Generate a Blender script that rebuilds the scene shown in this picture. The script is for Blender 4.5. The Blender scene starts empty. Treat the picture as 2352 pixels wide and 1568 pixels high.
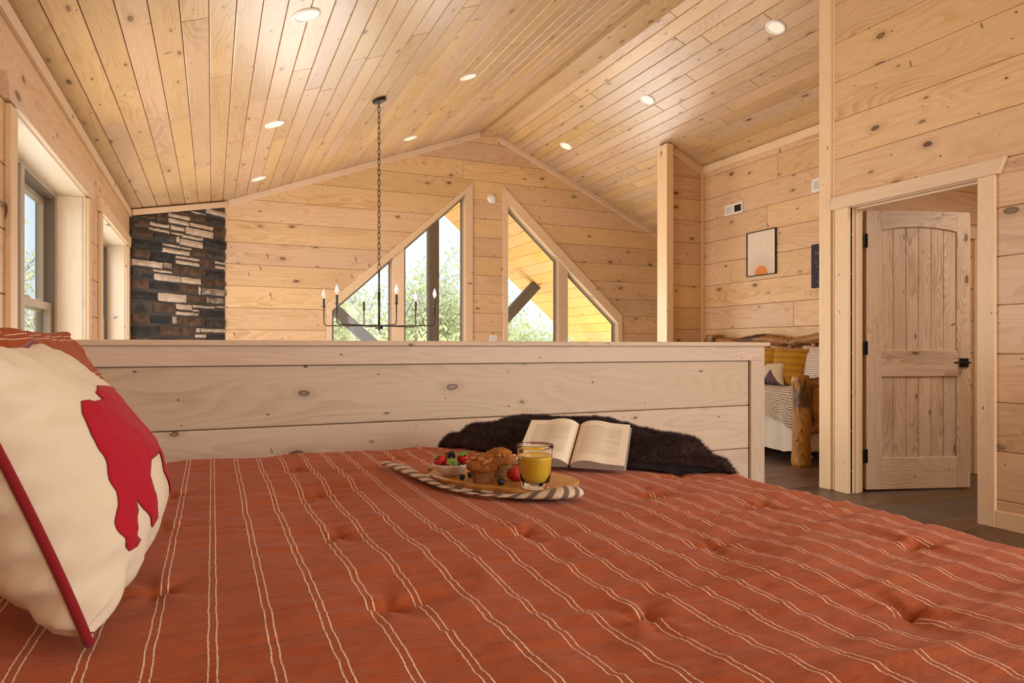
import bpy, bmesh, math, random
import numpy as np
from mathutils import Vector, Matrix, noise
from mathutils.geometry import tessellate_polygon
S = bpy.context.scene
C = S.collection
rnd = random.Random(7)
PI = math.pi

# ---------------------------------------------------------------- camera, sky, sun, large lights, exposure
CAM_H = 1.04
cam_d = bpy.data.cameras.new('camera')
cam = bpy.data.objects.new('camera', cam_d)
C.objects.link(cam)
cam.location = (0, 0, CAM_H)
cam.rotation_euler = (PI / 2, 0, -math.radians(23.935))
cam_d.sensor_width = 36.0
cam_d.lens = 36.0 * 1550 / 2352
cam_d.shift_y = (798 - 784) / 2352
cam_d.clip_start = 0.02
cam_d.clip_end = 2000
S.camera = cam
S.view_settings.view_transform = 'Standard'
S.view_settings.look = 'None'
S.view_settings.gamma = 1.0
S.view_settings.use_curve_mapping = False
S.view_settings.exposure = 0.0
S.cycles.max_bounces = 9
S.cycles.diffuse_bounces = 5
S.cycles.glossy_bounces = 4
S.cycles.transmission_bounces = 10
S.cycles.transparent_max_bounces = 12
S.cycles.sample_clamp_indirect = 6.0
S.cycles.caustics_refractive = True
S.cycles.caustics_reflective = False

W = bpy.data.worlds.new('sky')
S.world = W
W.use_nodes = True
nt = W.node_tree
nt.nodes.clear()
n_out = nt.nodes.new('ShaderNodeOutputWorld')
n_bg = nt.nodes.new('ShaderNodeBackground')
n_tc = nt.nodes.new('ShaderNodeTexCoord')
n_sep = nt.nodes.new('ShaderNodeSeparateXYZ')
n_rmp = nt.nodes.new('ShaderNodeValToRGB')
nt.links.new(n_tc.outputs['Generated'], n_sep.inputs[0])
nt.links.new(n_sep.outputs['Z'], n_rmp.inputs[0])
nt.links.new(n_rmp.outputs[0], n_bg.inputs[0])
nt.links.new(n_bg.outputs[0], n_out.inputs[0])
cr = n_rmp.color_ramp
cr.elements[0].position = 0.0
cr.elements[0].color = (0.86, 0.92, 0.97, 1)
cr.elements[1].position = 0.9
cr.elements[1].color = (0.30, 0.52, 0.85, 1)
e = cr.elements.new(0.28)
e.color = (0.62, 0.78, 0.95, 1)
n_bg.inputs['Strength'].default_value = 1.45

def lamp(name, kind, loc, energy, color, rot=(0, 0, 0), size=None, sy=None, **kw):
    d = bpy.data.lights.new(name, kind)
    d.energy = energy
    d.color = color
    if kind == 'AREA':
        d.shape = 'RECTANGLE'
        d.size = size
        d.size_y = sy
    for k, v in kw.items():
        setattr(d, k, v)
    o = bpy.data.objects.new(name, d)
    o.location = loc
    o.rotation_euler = rot
    C.objects.link(o)
    return o

def aim(o, target):
    d = Vector(target) - o.location
    o.rotation_euler = d.to_track_quat('-Z', 'Y').to_euler()

sun = lamp('sun', 'SUN', (0, 0, 20), 6.0, (1.0, 0.93, 0.82), angle=math.radians(0.6))
aim(sun, (5, -2, 20 - 10))
# assumed window lamp at the right, then added fill lamps behind and below
a = lamp('assumed_daylight_right', 'AREA', (4.02, -0.7, 1.55), 95, (1.0, 0.98, 0.95), size=1.5, sy=1.3)  # added lamp for an assumed window, no opening modelled in the right wall
aim(a, (0.9, 2.4, 0.9))
a = lamp('fill_back', 'AREA', (2.6, -2.6, 1.9), 100, (1.0, 0.95, 0.88), size=2.6, sy=2.0)  # added fill lamp, no window modelled behind the camera
aim(a, (2.2, 5.0, 2.4))
a = lamp('fill_gable_low', 'AREA', (3.5, 8.6, -1.1), 110, (1.0, 0.95, 0.88), size=4.6, sy=1.8)  # added fill hidden by the half wall, no glazing down here
aim(a, (3.2, 4.0, 3.0))
a = lamp('fill_left_low', 'AREA', (-0.6, 5.6, -1.2), 70, (1.0, 0.97, 0.93), size=3.6, sy=1.6)  # second low fill, added against the windowless lower left wall
aim(a, (4.0, 5.2, 1.6))
for y_ in (4.36, 6.76):
    a = lamp('daylight_left_window', 'AREA', (-0.755, y_, 1.32), 55, (1.0, 0.97, 0.92), size=1.6, sy=1.35)
    aim(a, (3.0, y_, 1.32))
    a = lamp('daylight_left_reveal', 'AREA', (-0.915, y_, 1.30), 11, (1.0, 0.97, 0.93), size=1.6, sy=1.3)
    aim(a, (3.0, y_, 1.30))
for x_ in (2.45, 4.6):
    a = lamp('daylight_raked_window', 'AREA', (x_, 8.74, 1.35), 42, (1.0, 0.97, 0.93), size=1.5, sy=1.3)
    aim(a, (x_ - .3, 3.0, 1.5))
a = lamp('porch_soffit_fill', 'AREA', (5.6, 10.6, -2.9), 400, (1.0, 0.84, 0.62), rot=(PI, 0, 0), size=5.0, sy=3.0)  # unseen lamp added under the porch to brighten the soffit
a = lamp('small_room_fill', 'AREA', (5.2, 2.0, 2.55), 26, (1.0, 0.92, 0.80), size=.5, sy=.5)  # added lamp without a fixture, brightens the open door and room

# ---------------------------------------------------------------- materials
def newmat(name):
    m = bpy.data.materials.new(name)
    m.use_nodes = True
    t = m.node_tree
    b = t.nodes['Principled BSDF']
    return m, t, b

class NB:
    """tiny node helper"""
    def __init__(s, t): s.t = t
    def n(s, typ, **kw):
        x = s.t.nodes.new(typ)
        for k, v in kw.items(): setattr(x, k, v)
        return x
    def l(s, a, b): s.t.links.new(a, b)
    def math(s, op, a, b=None, c=None, clamp=False):
        x = s.n('ShaderNodeMath', operation=op, use_clamp=clamp)
        for i, v in enumerate((a, b, c)):
            if v is None: continue
            if isinstance(v, (int, float)): x.inputs[i].default_value = v
            else: s.l(v, x.inputs[i])
        return x.outputs[0]
    def vmath(s, op, a, b=None):
        x = s.n('ShaderNodeVectorMath', operation=op)
        for i, v in enumerate((a, b)):
            if v is None: continue
            if isinstance(v, tuple): x.inputs[i].default_value = v
            else: s.l(v, x.inputs[i])
        return x.outputs[0]
    def mix(s, f, a, b, blend='MIX'):
        x = s.n('ShaderNodeMix', data_type='RGBA', blend_type=blend)
        for sock, v in ((x.inputs[0], f), (x.inputs[6], a), (x.inputs[7], b)):
            if isinstance(v, (int, float)): sock.default_value = v
            elif isinstance(v, tuple): sock.default_value = (*v[:3], 1)
            else: s.l(v, sock)
        return x.outputs[2]
    def noise(s, vec, scale=1.0, detail=2.0, rough=0.5, dist=0.0):
        x = s.n('ShaderNodeTexNoise')
        s.l(vec, x.inputs['Vector'])
        x.inputs['Scale'].default_value = scale
        x.inputs['Detail'].default_value = detail
        x.inputs['Roughness'].default_value = rough
        x.inputs['Distortion'].default_value = dist
        return x.outputs[0]
    def smooth(s, v, a, b):
        x = s.n('ShaderNodeMapRange', interpolation_type='SMOOTHSTEP')
        s.l(v, x.inputs[0])
        x.inputs[1].default_value = a
        x.inputs[2].default_value = b
        return x.outputs[0]
    def bump(s, b, h, strength, dist=0.01):
        x = s.n('ShaderNodeBump')
        s.l(h, x.inputs['Height'])
        x.inputs['Strength'].default_value = strength
        x.inputs['Distance'].default_value = dist
        s.l(x.outputs[0], b.inputs['Normal'])

def wood(name, light, dark, knot=(0.10, 0.045, 0.018), rough=0.42, grain=0.62, knots=1.0, kx=3.0, ky=6.5, rings=26.0, tone=0.16, island=False, bump=0.12, stain=0.0, spec=0.45, kr=1.0):
    m, t, b = newmat(name)
    q = NB(t)
    tc = q.n('ShaderNodeTexCoord')
    info = q.n('ShaderNodeObjectInfo')
    rv = info.outputs['Random']
    if island:
        g = q.n('ShaderNodeNewGeometry')
        rv = q.math('FRACT', q.math('ADD', rv, q.math('MULTIPLY', g.outputs['Random Per Island'], 7.31)))
    r1 = q.math('MULTIPLY', rv, 91.7)
    r2 = q.math('FRACT', q.math('MULTIPLY', rv, 17.77))
    r3 = q.math('FRACT', q.math('MULTIPLY', rv, 53.31))
    off = q.n('ShaderNodeCombineXYZ')
    q.l(r1, off.inputs[0]); q.l(q.math('MULTIPLY', r2, 37.0), off.inputs[1]); q.l(q.math('MULTIPLY', r3, 11.0), off.inputs[2])
    s0 = q.n('ShaderNodeSeparateXYZ'); q.l(tc.outputs['Object'], s0.inputs[0])
    c0 = q.n('ShaderNodeCombineXYZ')
    q.l(s0.outputs[0], c0.inputs[0]); q.l(q.math('ADD', s0.outputs[1], s0.outputs[2]), c0.inputs[1]); q.l(s0.outputs[2], c0.inputs[2])
    P = q.vmath('ADD', c0.outputs[0], off.outputs[0])
    # knots: cells of stretched lattices, some of them with a knot: round ones, pin knots, slanting spike knots
    wob = q.n('ShaderNodeTexNoise'); q.l(P, wob.inputs['Vector']); wob.inputs['Scale'].default_value = 14.0
    wv = q.vmath('SUBTRACT', wob.outputs['Color'], (0.5, 0.5, 0.5))
    def lattice(fx, fy, share, r0, r1, pw, skew=0.0, add=0.0, wb=0.09):
        pk = q.vmath('MULTIPLY', P, (fx, fy, 0.0))
        if skew:
            ss = q.n('ShaderNodeSeparateXYZ'); q.l(pk, ss.inputs[0])
            cc = q.n('ShaderNodeCombineXYZ'); q.l(q.math('ADD', q.math('ADD', ss.outputs[0], q.math('MULTIPLY', ss.outputs[1], skew)), add), cc.inputs[0]); q.l(ss.outputs[1], cc.inputs[1])
            pk = cc.outputs[0]
        pk = q.vmath('ADD', pk, q.vmath('MULTIPLY', wv, (wb, wb, 0.0)))
        vo = q.n('ShaderNodeTexVoronoi', voronoi_dimensions='2D')
        q.l(pk, vo.inputs['Vector']); vo.inputs['Scale'].default_value = 1.0
        sc = q.n('ShaderNodeSeparateColor'); q.l(vo.outputs['Color'], sc.inputs[0])
        has = q.math('GREATER_THAN', sc.outputs[0], 1.0 - share)
        rad = q.math('ADD', r0, q.math('MULTIPLY', q.math('POWER', sc.outputs[1], pw), r1))
        return q.math('DIVIDE', vo.outputs['Distance'], rad), has, sc.outputs[2]
    dn, has, tint = lattice(kx, ky, 0.5 * knots, 0.020 * kr, 0.062 * kr, 2.2)
    core = q.math('MULTIPLY', q.math('SUBTRACT', 1.0, q.smooth(dn, 0.72, 1.12)), has)
    ring = q.math('MULTIPLY', q.math('MULTIPLY', q.smooth(dn, 0.55, 0.9), q.math('SUBTRACT', 1.0, q.smooth(dn, 0.95, 1.35))), has)
    halo = q.math('MULTIPLY', q.math('SUBTRACT', 1.0, q.smooth(dn, 0.6, 4.0)), has)
    pn, phas, _t = lattice(kx * 2.3, ky * 2.0, 0.16 * knots, 0.030 * kr, 0.030 * kr, 2.0, 0.0)
    pin = q.math('MULTIPLY', q.math('SUBTRACT', 1.0, q.smooth(pn, 0.7, 1.15)), phas)
    sn, shas, _t = lattice(kx * 2.6, ky * .42, 0.10 * knots, 0.030 * kr, 0.055 * kr, 1.5, 0.8, 3.7, 0.14)
    spike = q.math('MULTIPLY', q.math('SUBTRACT', 1.0, q.smooth(sn, 0.55, 1.15)), shas)
    sc_tint = tint
    # growth rings: lines along x bent around the knots
    sx = q.n('ShaderNodeSeparateXYZ'); q.l(P, sx.inputs[0])
    big = q.noise(q.vmath('MULTIPLY', P, (0.7, 3.2, 3.0)), 1.0, 2.0, 0.5)
    med = q.noise(q.vmath('MULTIPLY', P, (1.6, 14.0, 14.0)), 1.0, 3.0, 0.55)
    ph = q.math('ADD', q.math('MULTIPLY', sx.outputs[1], rings * 0.75), q.math('MULTIPLY', big, rings * 0.85))
    ph = q.math('ADD', ph, q.math('MULTIPLY', halo, 1.7))
    ph = q.math('ADD', ph, q.math('MULTIPLY', med, 0.7))
    saw = q.math('FRACT', ph)
    line = q.math('MULTIPLY', q.smooth(saw, 0.15, 0.9), q.math('SUBTRACT', 1.0, q.smooth(saw, 0.9, 1.0)))
    fine = q.noise(q.vmath('MULTIPLY', P, (3.0, 150.0, 150.0)), 1.0, 3.0, 0.6)
    blot = q.noise(q.vmath('MULTIPLY', P, (1.1, 5.0, 5.0)), 1.0, 4.0, 0.6)
    gv = q.math('ADD', q.math('MULTIPLY', line, q.math('ADD', 0.15, q.math('MULTIPLY', q.smooth(blot, 0.35, 0.7), 0.6))), q.math('MULTIPLY', q.smooth(fine, 0.35, 0.75), 0.42))
    gv = q.math('ADD', gv, q.math('MULTIPLY', q.smooth(blot, 0.5, 0.8), 0.35))
    col = q.mix(q.math('MULTIPLY', gv, grain, clamp=True), light, dark)
    # board to board tone
    hsv = q.n('ShaderNodeHueSaturation')
    q.l(col, hsv.inputs['Color'])
    q.l(q.math('ADD', 1.0 - tone * 0.55, q.math('MULTIPLY', r2, tone)), hsv.inputs['Value'])
    q.l(q.math('ADD', 1.0 - tone * 0.4, q.math('MULTIPLY', r3, tone)), hsv.inputs['Saturation'])
    q.l(q.math('ADD', 0.5 - 0.008, q.math('MULTIPLY', r3, 0.012)), hsv.inputs['Hue'])
    col = hsv.outputs[0]
    kc = q.mix(q.math('MULTIPLY', sc_tint, 0.75), knot, q_mid(light, knot))
    col = q.mix(q.math('MULTIPLY', halo, 0.35), col, q_mid(dark, knot))
    col = q.mix(q.math('MULTIPLY', core, 0.95), col, kc)
    col = q.mix(q.math('MULTIPLY', ring, 0.9), col, knot)
    col = q.mix(q.math('MULTIPLY', q.math('MAXIMUM', pin, q.math('MULTIPLY', spike, .75)), 0.92), col, knot)
    if stain:
        sp = q.smooth(q.noise(q.vmath('MULTIPLY', P, (2.0, 7.0, 7.0)), 1.0, 4.0, 0.65), 0.54, 0.62)
        col = q.mix(q.math('MULTIPLY', sp, stain), col, knot)
    q.l(col, b.inputs['Base Color'])
    b.inputs['Roughness'].default_value = rough
    b.inputs['Specular IOR Level'].default_value = spec
    hgt = q.math('ADD', q.math('MULTIPLY', fine, 0.5), q.math('MULTIPLY', line, -0.4))
    q.bump(b, hgt, bump, 0.002)
    return m

def q_mid(a, b, f=0.5):
    return tuple(a[i] * (1 - f) + b[i] * f for i in range(3))

def plain(name, col, rough=0.5, metal=0.0, var=0.0, scale=20.0, bump=0.0, spec=0.5, **kw):
    m, t, b = newmat(name)
    q = NB(t)
    tc = q.n('ShaderNodeTexCoord')
    nz = q.noise(tc.outputs['Object'], scale, 4.0, 0.6)
    c2 = tuple(max(0, c * (1 - var)) for c in col)
    q.l(q.mix(nz, c2, tuple(min(1, c * (1 + var)) for c in col)), b.inputs['Base Color'])
    b.inputs['Roughness'].default_value = rough
    b.inputs['Metallic'].default_value = metal
    b.inputs['Specular IOR Level'].default_value = spec
    for k, v in kw.items():
        b.inputs[k.replace('_', ' ')].default_value = v
    if bump:
        q.bump(b, nz, bump, 0.004)
    return m

M = {}
M['ceil'] = wood('pine_ceiling', (0.56, 0.375, 0.205), (0.36, 0.19, 0.072), rough=0.30, kx=2.6, ky=7.0, rings=30, tone=0.2, spec=0.5)
M['wall'] = wood('pine_wall', (0.69, 0.475, 0.275), (0.47, 0.25, 0.10), rough=0.42, kx=2.5, ky=5.0, rings=20)
M['pine_cool'] = wood('cool_lit_pine', (0.70, 0.56, 0.43), (0.50, 0.35, 0.235), knot=(0.13, 0.075, 0.045), rough=0.5, kx=2.6, ky=5.5, rings=22, grain=0.5, knots=0.9)  # half wall pine: cooler light put into a paler, less saturated colour
M['trim'] = wood('pine_trim', (0.76, 0.57, 0.37), (0.60, 0.38, 0.20), rough=0.45, kx=1.6, ky=5.0, rings=30, knots=0.6, grain=0.4)
M['reveal'] = wood('pale_reveal_pine', (0.78, 0.66, 0.50), (0.66, 0.51, 0.34), rough=0.45, kx=1.6, ky=4.0, rings=16, knots=0.6, grain=0.35)
M['door'] = wood('knotty_alder_door', (0.72, 0.57, 0.445), (0.40, 0.25, 0.155), knot=(0.085, 0.04, 0.02), rough=0.5, kx=3.0, ky=7.0, rings=42, grain=0.9, knots=0.55)
M['soffit'] = wood('soffit_pine', (0.95, 0.585, 0.25), (0.85, 0.45, 0.15), knot=(0.50, 0.20, 0.06), rough=0.6, kx=1.5, ky=5.0, rings=14, grain=0.4)
M['timber'] = wood('weathered_timber', (0.15, 0.148, 0.165), (0.08, 0.072, 0.075), knot=(0.03, 0.02, 0.015), rough=0.75, kx=1.5, ky=3.0, rings=20, bump=0.4)
M['floor'] = wood('dark_floor_plank', (0.145, 0.085, 0.055), (0.045, 0.026, 0.017), knot=(0.015, 0.01, 0.007), rough=0.42, kx=1.6, ky=4.0, rings=40, grain=0.9, knots=0.25, tone=0.5)
M['log'] = wood('peeled_log', (0.40, 0.185, 0.05), (0.12, 0.035, 0.010), knot=(0.03, 0.010, 0.005), rough=0.42, kx=4.0, ky=9.0, rings=26, grain=1.0, stain=0.9, kr=1.3)
M['board'] = wood('serving_board', (0.50, 0.27, 0.10), (0.31, 0.14, 0.045), knot=(0.10, 0.04, 0.015), rough=0.4, kx=3.0, ky=6.0, rings=70, grain=0.8, knots=0.3)
M['bark'] = plain('bark', (0.30, 0.24, 0.19), 0.9, var=0.4, scale=6)
M['black'] = plain('black_metal', (0.012, 0.011, 0.010), 0.45, metal=0.6, var=0.3)
M['bronze'] = plain('dark_bronze', (0.035, 0.027, 0.02), 0.4, metal=0.8, var=0.3)
M['white'] = plain('white_plastic', (0.80, 0.77, 0.72), 0.4, var=0.03)
M['vinyl'] = plain('tan_window_vinyl', (0.42, 0.34, 0.26), 0.4, var=0.05)
M['darkvinyl'] = plain('brown_gasket', (0.15, 0.115, 0.085), 0.5, var=0.1)
M['gap'] = plain('dark_backing', (0.16, 0.085, 0.035), 0.8, var=0.1)
M['mortar'] = plain('grey_mortar', (0.075, 0.066, 0.058), 0.9, var=0.3, scale=60, bump=0.3)
M['plaster'] = plain('plain_wood_backing', (0.66, 0.48, 0.29), 0.6, var=0.1, scale=3)

def emis(name, col, s):
    m, t, b = newmat(name)
    b.inputs['Base Color'].default_value = (*col, 1)
    b.inputs['Emission Color'].default_value = (*col, 1)
    b.inputs['Emission Strength'].default_value = s
    return m
M['lens'] = emis('lamp_lens', (0.9, 0.80, 0.66), 0.25)

def panemat(name):
    m, t, b = newmat(name)
    q = NB(t)
    t.nodes.remove(b)
    tr = q.n('ShaderNodeBsdfTransparent'); tr.inputs[0].default_value = (0.97, 0.985, 0.98, 1)
    gl = q.n('ShaderNodeBsdfGlossy'); gl.inputs['Roughness'].default_value = 0.02
    fr = q.n('ShaderNodeFresnel'); fr.inputs[0].default_value = 1.45
    mx = q.n('ShaderNodeMixShader')
    q.l(q.math('MULTIPLY', fr.outputs[0], 0.25), mx.inputs[0]); q.l(tr.outputs[0], mx.inputs[1]); q.l(gl.outputs[0], mx.inputs[2])
    q.l(mx.outputs[0], t.nodes['Material Output'].inputs[0])
    return m
M['pane'] = panemat('window_glass')

# ---------------------------------------------------------------- object helpers
def link(name, me, mat, parent=None, matrix=None):
    o = bpy.data.objects.new(name, me)
    C.objects.link(o)
    if mat is not None and not me.materials:
        me.materials.append(mat)
    if parent is not None:
        o.parent = parent
    if matrix is not None:
        o.matrix_local = matrix
    return o

def obj(name, bm, mat, parent=None, smooth=False, matrix=None):
    bmesh.ops.recalc_face_normals(bm, faces=bm.faces[:])
    me = bpy.data.meshes.new(name)
    bm.to_mesh(me)
    bm.free()
    if smooth:
        me.polygons.foreach_set('use_smooth', [True] * len(me.polygons))
    return link(name, me, mat, parent, matrix)

def raw(name, verts, faces, mat, parent=None, smooth=False):
    me = bpy.data.meshes.new(name)
    me.from_pydata([tuple(v) for v in verts], [], [tuple(f) for f in faces])
    me.update()
    if smooth:
        me.polygons.foreach_set('use_smooth', [True] * len(me.polygons))
    return link(name, me, mat, parent)

def thing(name, label, cat, loc=(0, 0, 0), rz=0.0, group=None):
    o = bpy.data.objects.new(name, None)
    C.objects.link(o)
    o.empty_display_size = 0.05
    o.location = loc
    o.rotation_euler = (0, 0, rz)
    return tag(o, label, cat, group)

def tag(o, label, cat, group=None):
    o['label'] = label
    o['category'] = cat
    if group: o['group'] = group
    return o

def struct(name, label=None):
    o = bpy.data.objects.new(name, None)
    C.objects.link(o)
    o.empty_display_size = 0.05
    o['kind'] = 'structure'
    if label: o['label'] = label
    return o

def add_box(bm, lo, hi, bev=0.0):
    vs = [bm.verts.new((x, y, z)) for x in (lo[0], hi[0]) for y in (lo[1], hi[1]) for z in (lo[2], hi[2])]
    fs = [(0, 1, 3, 2), (4, 6, 7, 5), (0, 4, 5, 1), (2, 3, 7, 6), (0, 2, 6, 4), (1, 5, 7, 3)]
    faces = [bm.faces.new([vs[i] for i in f]) for f in fs]
    if bev:
        es = list({e for f in faces for e in f.edges})
        bmesh.ops.bevel(bm, geom=es, offset=bev, segments=2, affect='EDGES', profile=0.5)

def box(name, lo, hi, mat, parent=None, bev=0.003, axis='x', label=None):
    """a box whose local x runs along AXIS (grain direction); LO and HI in the parent's coordinates"""
    lo = Vector(lo); hi = Vector(hi)
    c = (lo + hi) / 2
    h = (hi - lo) / 2
    R = {'x': Matrix.Identity(3), 'y': Matrix(((0, 1, 0), (1, 0, 0), (0, 0, -1))), 'z': Matrix(((0, 0, 1), (0, 1, 0), (-1, 0, 0)))}[axis]
    # columns of R are the world directions of the local axes
    hl = Vector((abs((R.transposed() @ h)[i]) for i in range(3)))
    bm = bmesh.new()
    add_box(bm, -hl, hl, bev)
    o = obj(name, bm, mat, parent, matrix=Matrix.Translation(c) @ R.to_4x4())
    if label: o['label'] = label
    return o

def frame(o, u, v):
    u = Vector(u).normalized(); v = Vector(v).normalized(); n = u.cross(v)
    m = Matrix((u, v, n)).transposed().to_4x4()
    m.translation = Vector(o)
    return m

def clip(poly, a, b, c):
    """keep a*u + b*v <= c of a convex polygon"""
    out = []
    for i in range(len(poly)):
        p = poly[i]; q = poly[(i + 1) % len(poly)]
        dp = a * p[0] + b * p[1] - c; dq = a * q[0] + b * q[1] - c
        if dp <= 0: out.append(p)
        if (dp < 0 < dq) or (dq < 0 < dp):
            t = dp / (dp - dq)
            out.append((p[0] + t * (q[0] - p[0]), p[1] + t * (q[1] - p[1])))
    return out

def inset(poly, d):
    n = len(poly); out = []
    for i in range(n):
        p0 = Vector(poly[i - 1]); p1 = Vector(poly[i]); p2 = Vector(poly[(i + 1) % n])
        e1 = (p1 - p0).normalized(); e2 = (p2 - p1).normalized()
        n1 = Vector((-e1.y, e1.x)); n2 = Vector((-e2.y, e2.x))
        k = max(0.35, 1 + n1.dot(n2))
        out.append(tuple(p1 + (n1 + n2) * (d / k)))
    return out

def dedupe(poly, eps=0.004):
    out = []
    for p in poly:
        if not out or math.hypot(p[0] - out[-1][0], p[1] - out[-1][1]) > eps: out.append(p)
    if len(out) > 1 and math.hypot(out[0][0] - out[-1][0], out[0][1] - out[-1][1]) < eps: out.pop()
    return out

def area2(poly):
    return sum(poly[i - 1][0] * poly[i][1] - poly[i][0] * poly[i - 1][1] for i in range(len(poly)))

def plank(poly, fr, th, mat, parent, name='plank', ch=0.004, z0=0.0):
    """a board: convex outline in (u, v) of the frame, chamfered on its face (+n)"""
    poly = dedupe(poly)
    if len(poly) < 3 or abs(area2(poly)) < 2e-3: return None
    if area2(poly) < 0: poly = poly[::-1]
    cu = sum(p[0] for p in poly) / len(poly); cv = sum(p[1] for p in poly) / len(poly)
    pl = [(p[0] - cu, p[1] - cv) for p in poly]
    ins = inset(pl, ch)
    n = len(pl)
    vs = [(x, y, z0) for x, y in pl] + [(x, y, z0 + th - ch) for x, y in pl] + [(x, y, z0 + th) for x, y in ins]
    fs = [tuple(reversed(range(n))), tuple(range(2 * n, 3 * n))]
    for k in (0, n):
        for i in range(n):
            j = (i + 1) % n
            fs.append((k + i, k + j, k + n + j, k + n + i))
    o = raw(name, vs, fs, mat, parent)
    o.matrix_local = fr @ Matrix.Translation((cu, cv, 0))
    return o

def rows(region, fr, v0, w, mat, parent, th=0.018, lmin=1.6, lmax=4.0, gap=0.003, split=True, jitter=0.0, seed=1, name='plank', z0=0.0):
    """lay boards of width W along u over a convex region, butt joints at random"""
    r = random.Random(seed)
    us = [p[0] for p in region]; vs = [p[1] for p in region]
    k = math.floor((min(vs) - v0) / w)
    while v0 + k * w < max(vs):
        a, b = v0 + k * w + gap / 2, v0 + (k + 1) * w - gap / 2
        band = clip(clip(region, 0, -1, -a), 0, 1, b)
        k += 1
        if len(band) < 3: continue
        x0 = min(p[0] for p in band); x1 = max(p[0] for p in band)
        cuts = []
        if split:
            x = x0 + r.uniform(0.3, lmax)
            while x < x1 - 0.35:
                cuts.append(x); x += r.uniform(lmin, lmax)
        prev = None
        for cx in cuts + [None]:
            p = band
            if prev is not None: p = clip(p, -1, 0, -(prev + gap / 3))
            if cx is not None: p = clip(p, 1, 0, cx - gap / 3)
            if len(p) >= 3:
                plank(p, fr, th + r.uniform(-jitter, jitter), mat, parent, name, z0=z0)
            prev = cx

def tube(bm, pts, rad, seg=8, cap=True):
    """tube along points; RAD a number or one per point"""
    pts = [Vector(p) for p in pts]
    n = len(pts)
    if not hasattr(rad, '__len__'): rad = [rad] * n
    rings = []
    up = None
    for i in range(n):
        d = (pts[min(i + 1, n - 1)] - pts[max(i - 1, 0)]).normalized()
        if up is None:
            up = Vector((0, 0, 1)) if abs(d.z) < 0.9 else Vector((1, 0, 0))
        s = d.cross(up)
        if s.length < 1e-5: s = d.orthogonal()
        s.normalize(); up = s.cross(d).normalized()
        rings.append([bm.verts.new(pts[i] + rad[i] * (math.cos(2 * PI * k / seg) * s + math.sin(2 * PI * k / seg) * up)) for k in range(seg)])
    for i in range(n - 1):
        for k in range(seg):
            bm.faces.new((rings[i][k], rings[i][(k + 1) % seg], rings[i + 1][(k + 1) % seg], rings[i + 1][k]))
    if cap:
        bm.faces.new(rings[0][::-1]); bm.faces.new(rings[-1])
    return rings

def lathe(bm, prof, seg=32, close=False, fn=None):
    """revolve (r, z) points about z"""
    rings = []
    for r, z in prof:
        if r < 1e-6:
            rings.append([bm.verts.new((0, 0, z))])
        else:
            rings.append([bm.verts.new(fn(r, z, 2 * PI * k / seg) if fn else (r * math.cos(2 * PI * k / seg), r * math.sin(2 * PI * k / seg), z)) for k in range(seg)])
    pairs = list(zip(rings, rings[1:]))
    if close: pairs.append((rings[-1], rings[0]))
    for A, B in pairs:
        for k in range(seg):
            j = (k + 1) % seg
            if len(A) == 1 and len(B) == 1: continue
            if len(A) == 1: bm.faces.new((A[0], B[k], B[j]))
            elif len(B) == 1: bm.faces.new((A[k], A[j], B[0]))
            else: bm.faces.new((A[k], A[j], B[j], B[k]))

def fbm(x, y, z=0.0, o=3):
    return noise.fractal(Vector((x, y, z)), 1.0, 2.0, o)

def copy_tree(src, loc=None, rot=None, scale=None):
    c = src.copy(); C.objects.link(c)
    if loc is not None: c.location = loc
    if rot is not None: c.rotation_euler = rot
    if scale is not None: c.scale = scale
    for ch in src.children:
        d = ch.copy(); C.objects.link(d); d.parent = c
        for g in ch.children:
            f = g.copy(); C.objects.link(f); f.parent = d
    return c

# placement of the two bed pillows
BEAR_HW, BEAR_HH, BEAR_T, BEAR_SAG = .235, .205, .125, .25
BEAR_C, BEAR_U, BEAR_V = (-.218, 1.221, .860), (0, 1, 0), (-.375, 0, .927)
BEAR_OUT = [(-0.572, 0.396), (-0.521, 0.388), (-0.489, 0.362), (-0.342, 0.354), (-0.345, 0.42), (-0.2, 0.47), (0.0, 0.44), (0.15, 0.4), (0.3, 0.42), (0.42, 0.36), (0.5, 0.4), (0.54, 0.34), (0.62, 0.28), (0.74, 0.16), (0.76, 0.08), (0.66, 0.06), (0.55, 0.04), (0.5, -0.06), (0.49, -0.3), (0.52, -0.48), (0.6, -0.56), (0.58, -0.62), (0.42, -0.62), (0.34, -0.5), (0.33, -0.25), (0.25, -0.18), (0.27, -0.36), (0.33, -0.54), (0.28, -0.62), (0.16, -0.6), (0.14, -0.4), (0.08, -0.18), (-0.15, -0.2), (-0.3, -0.2), (-0.42, -0.3), (-0.46, -0.4), (-0.43, -0.62), (-0.508, -0.65), (-0.612, -0.468), (-0.63, -0.36), (-0.657, -0.456), (-0.705, -0.52), (-0.713, -0.6), (-0.659, -0.657), (-0.694, -0.683), (-0.76, -0.669), (-0.818, -0.596), (-0.839, -0.519), (-0.784, -0.325), (-0.751, -0.25), (-0.732, -0.08), (-0.735, 0.0), (-0.728, 0.15), (-0.714, 0.226), (-0.65, 0.31)]
SHAM_HW, SHAM_HH, SHAM_T = .36, .235, .115
SHAM_C, SHAM_U, SHAM_V = (-.345, 1.93, .858), (0, 1, 0), (-.26, 0, .966)

# ---------------------------------------------------------------- the room shell
XL, XA, XR, YG = -0.775, 5.5, 4.15, 8.8       # left wall, alcove wall, door wall, gable wall
def zl(x): return 2.743 + 0.382 * x            # underside of the left slope
def zr(x): return 5.632 - 0.433 * x            # underside of the right slope
RX = 3.545
ROW = 0.264
V0 = 3.37

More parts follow.
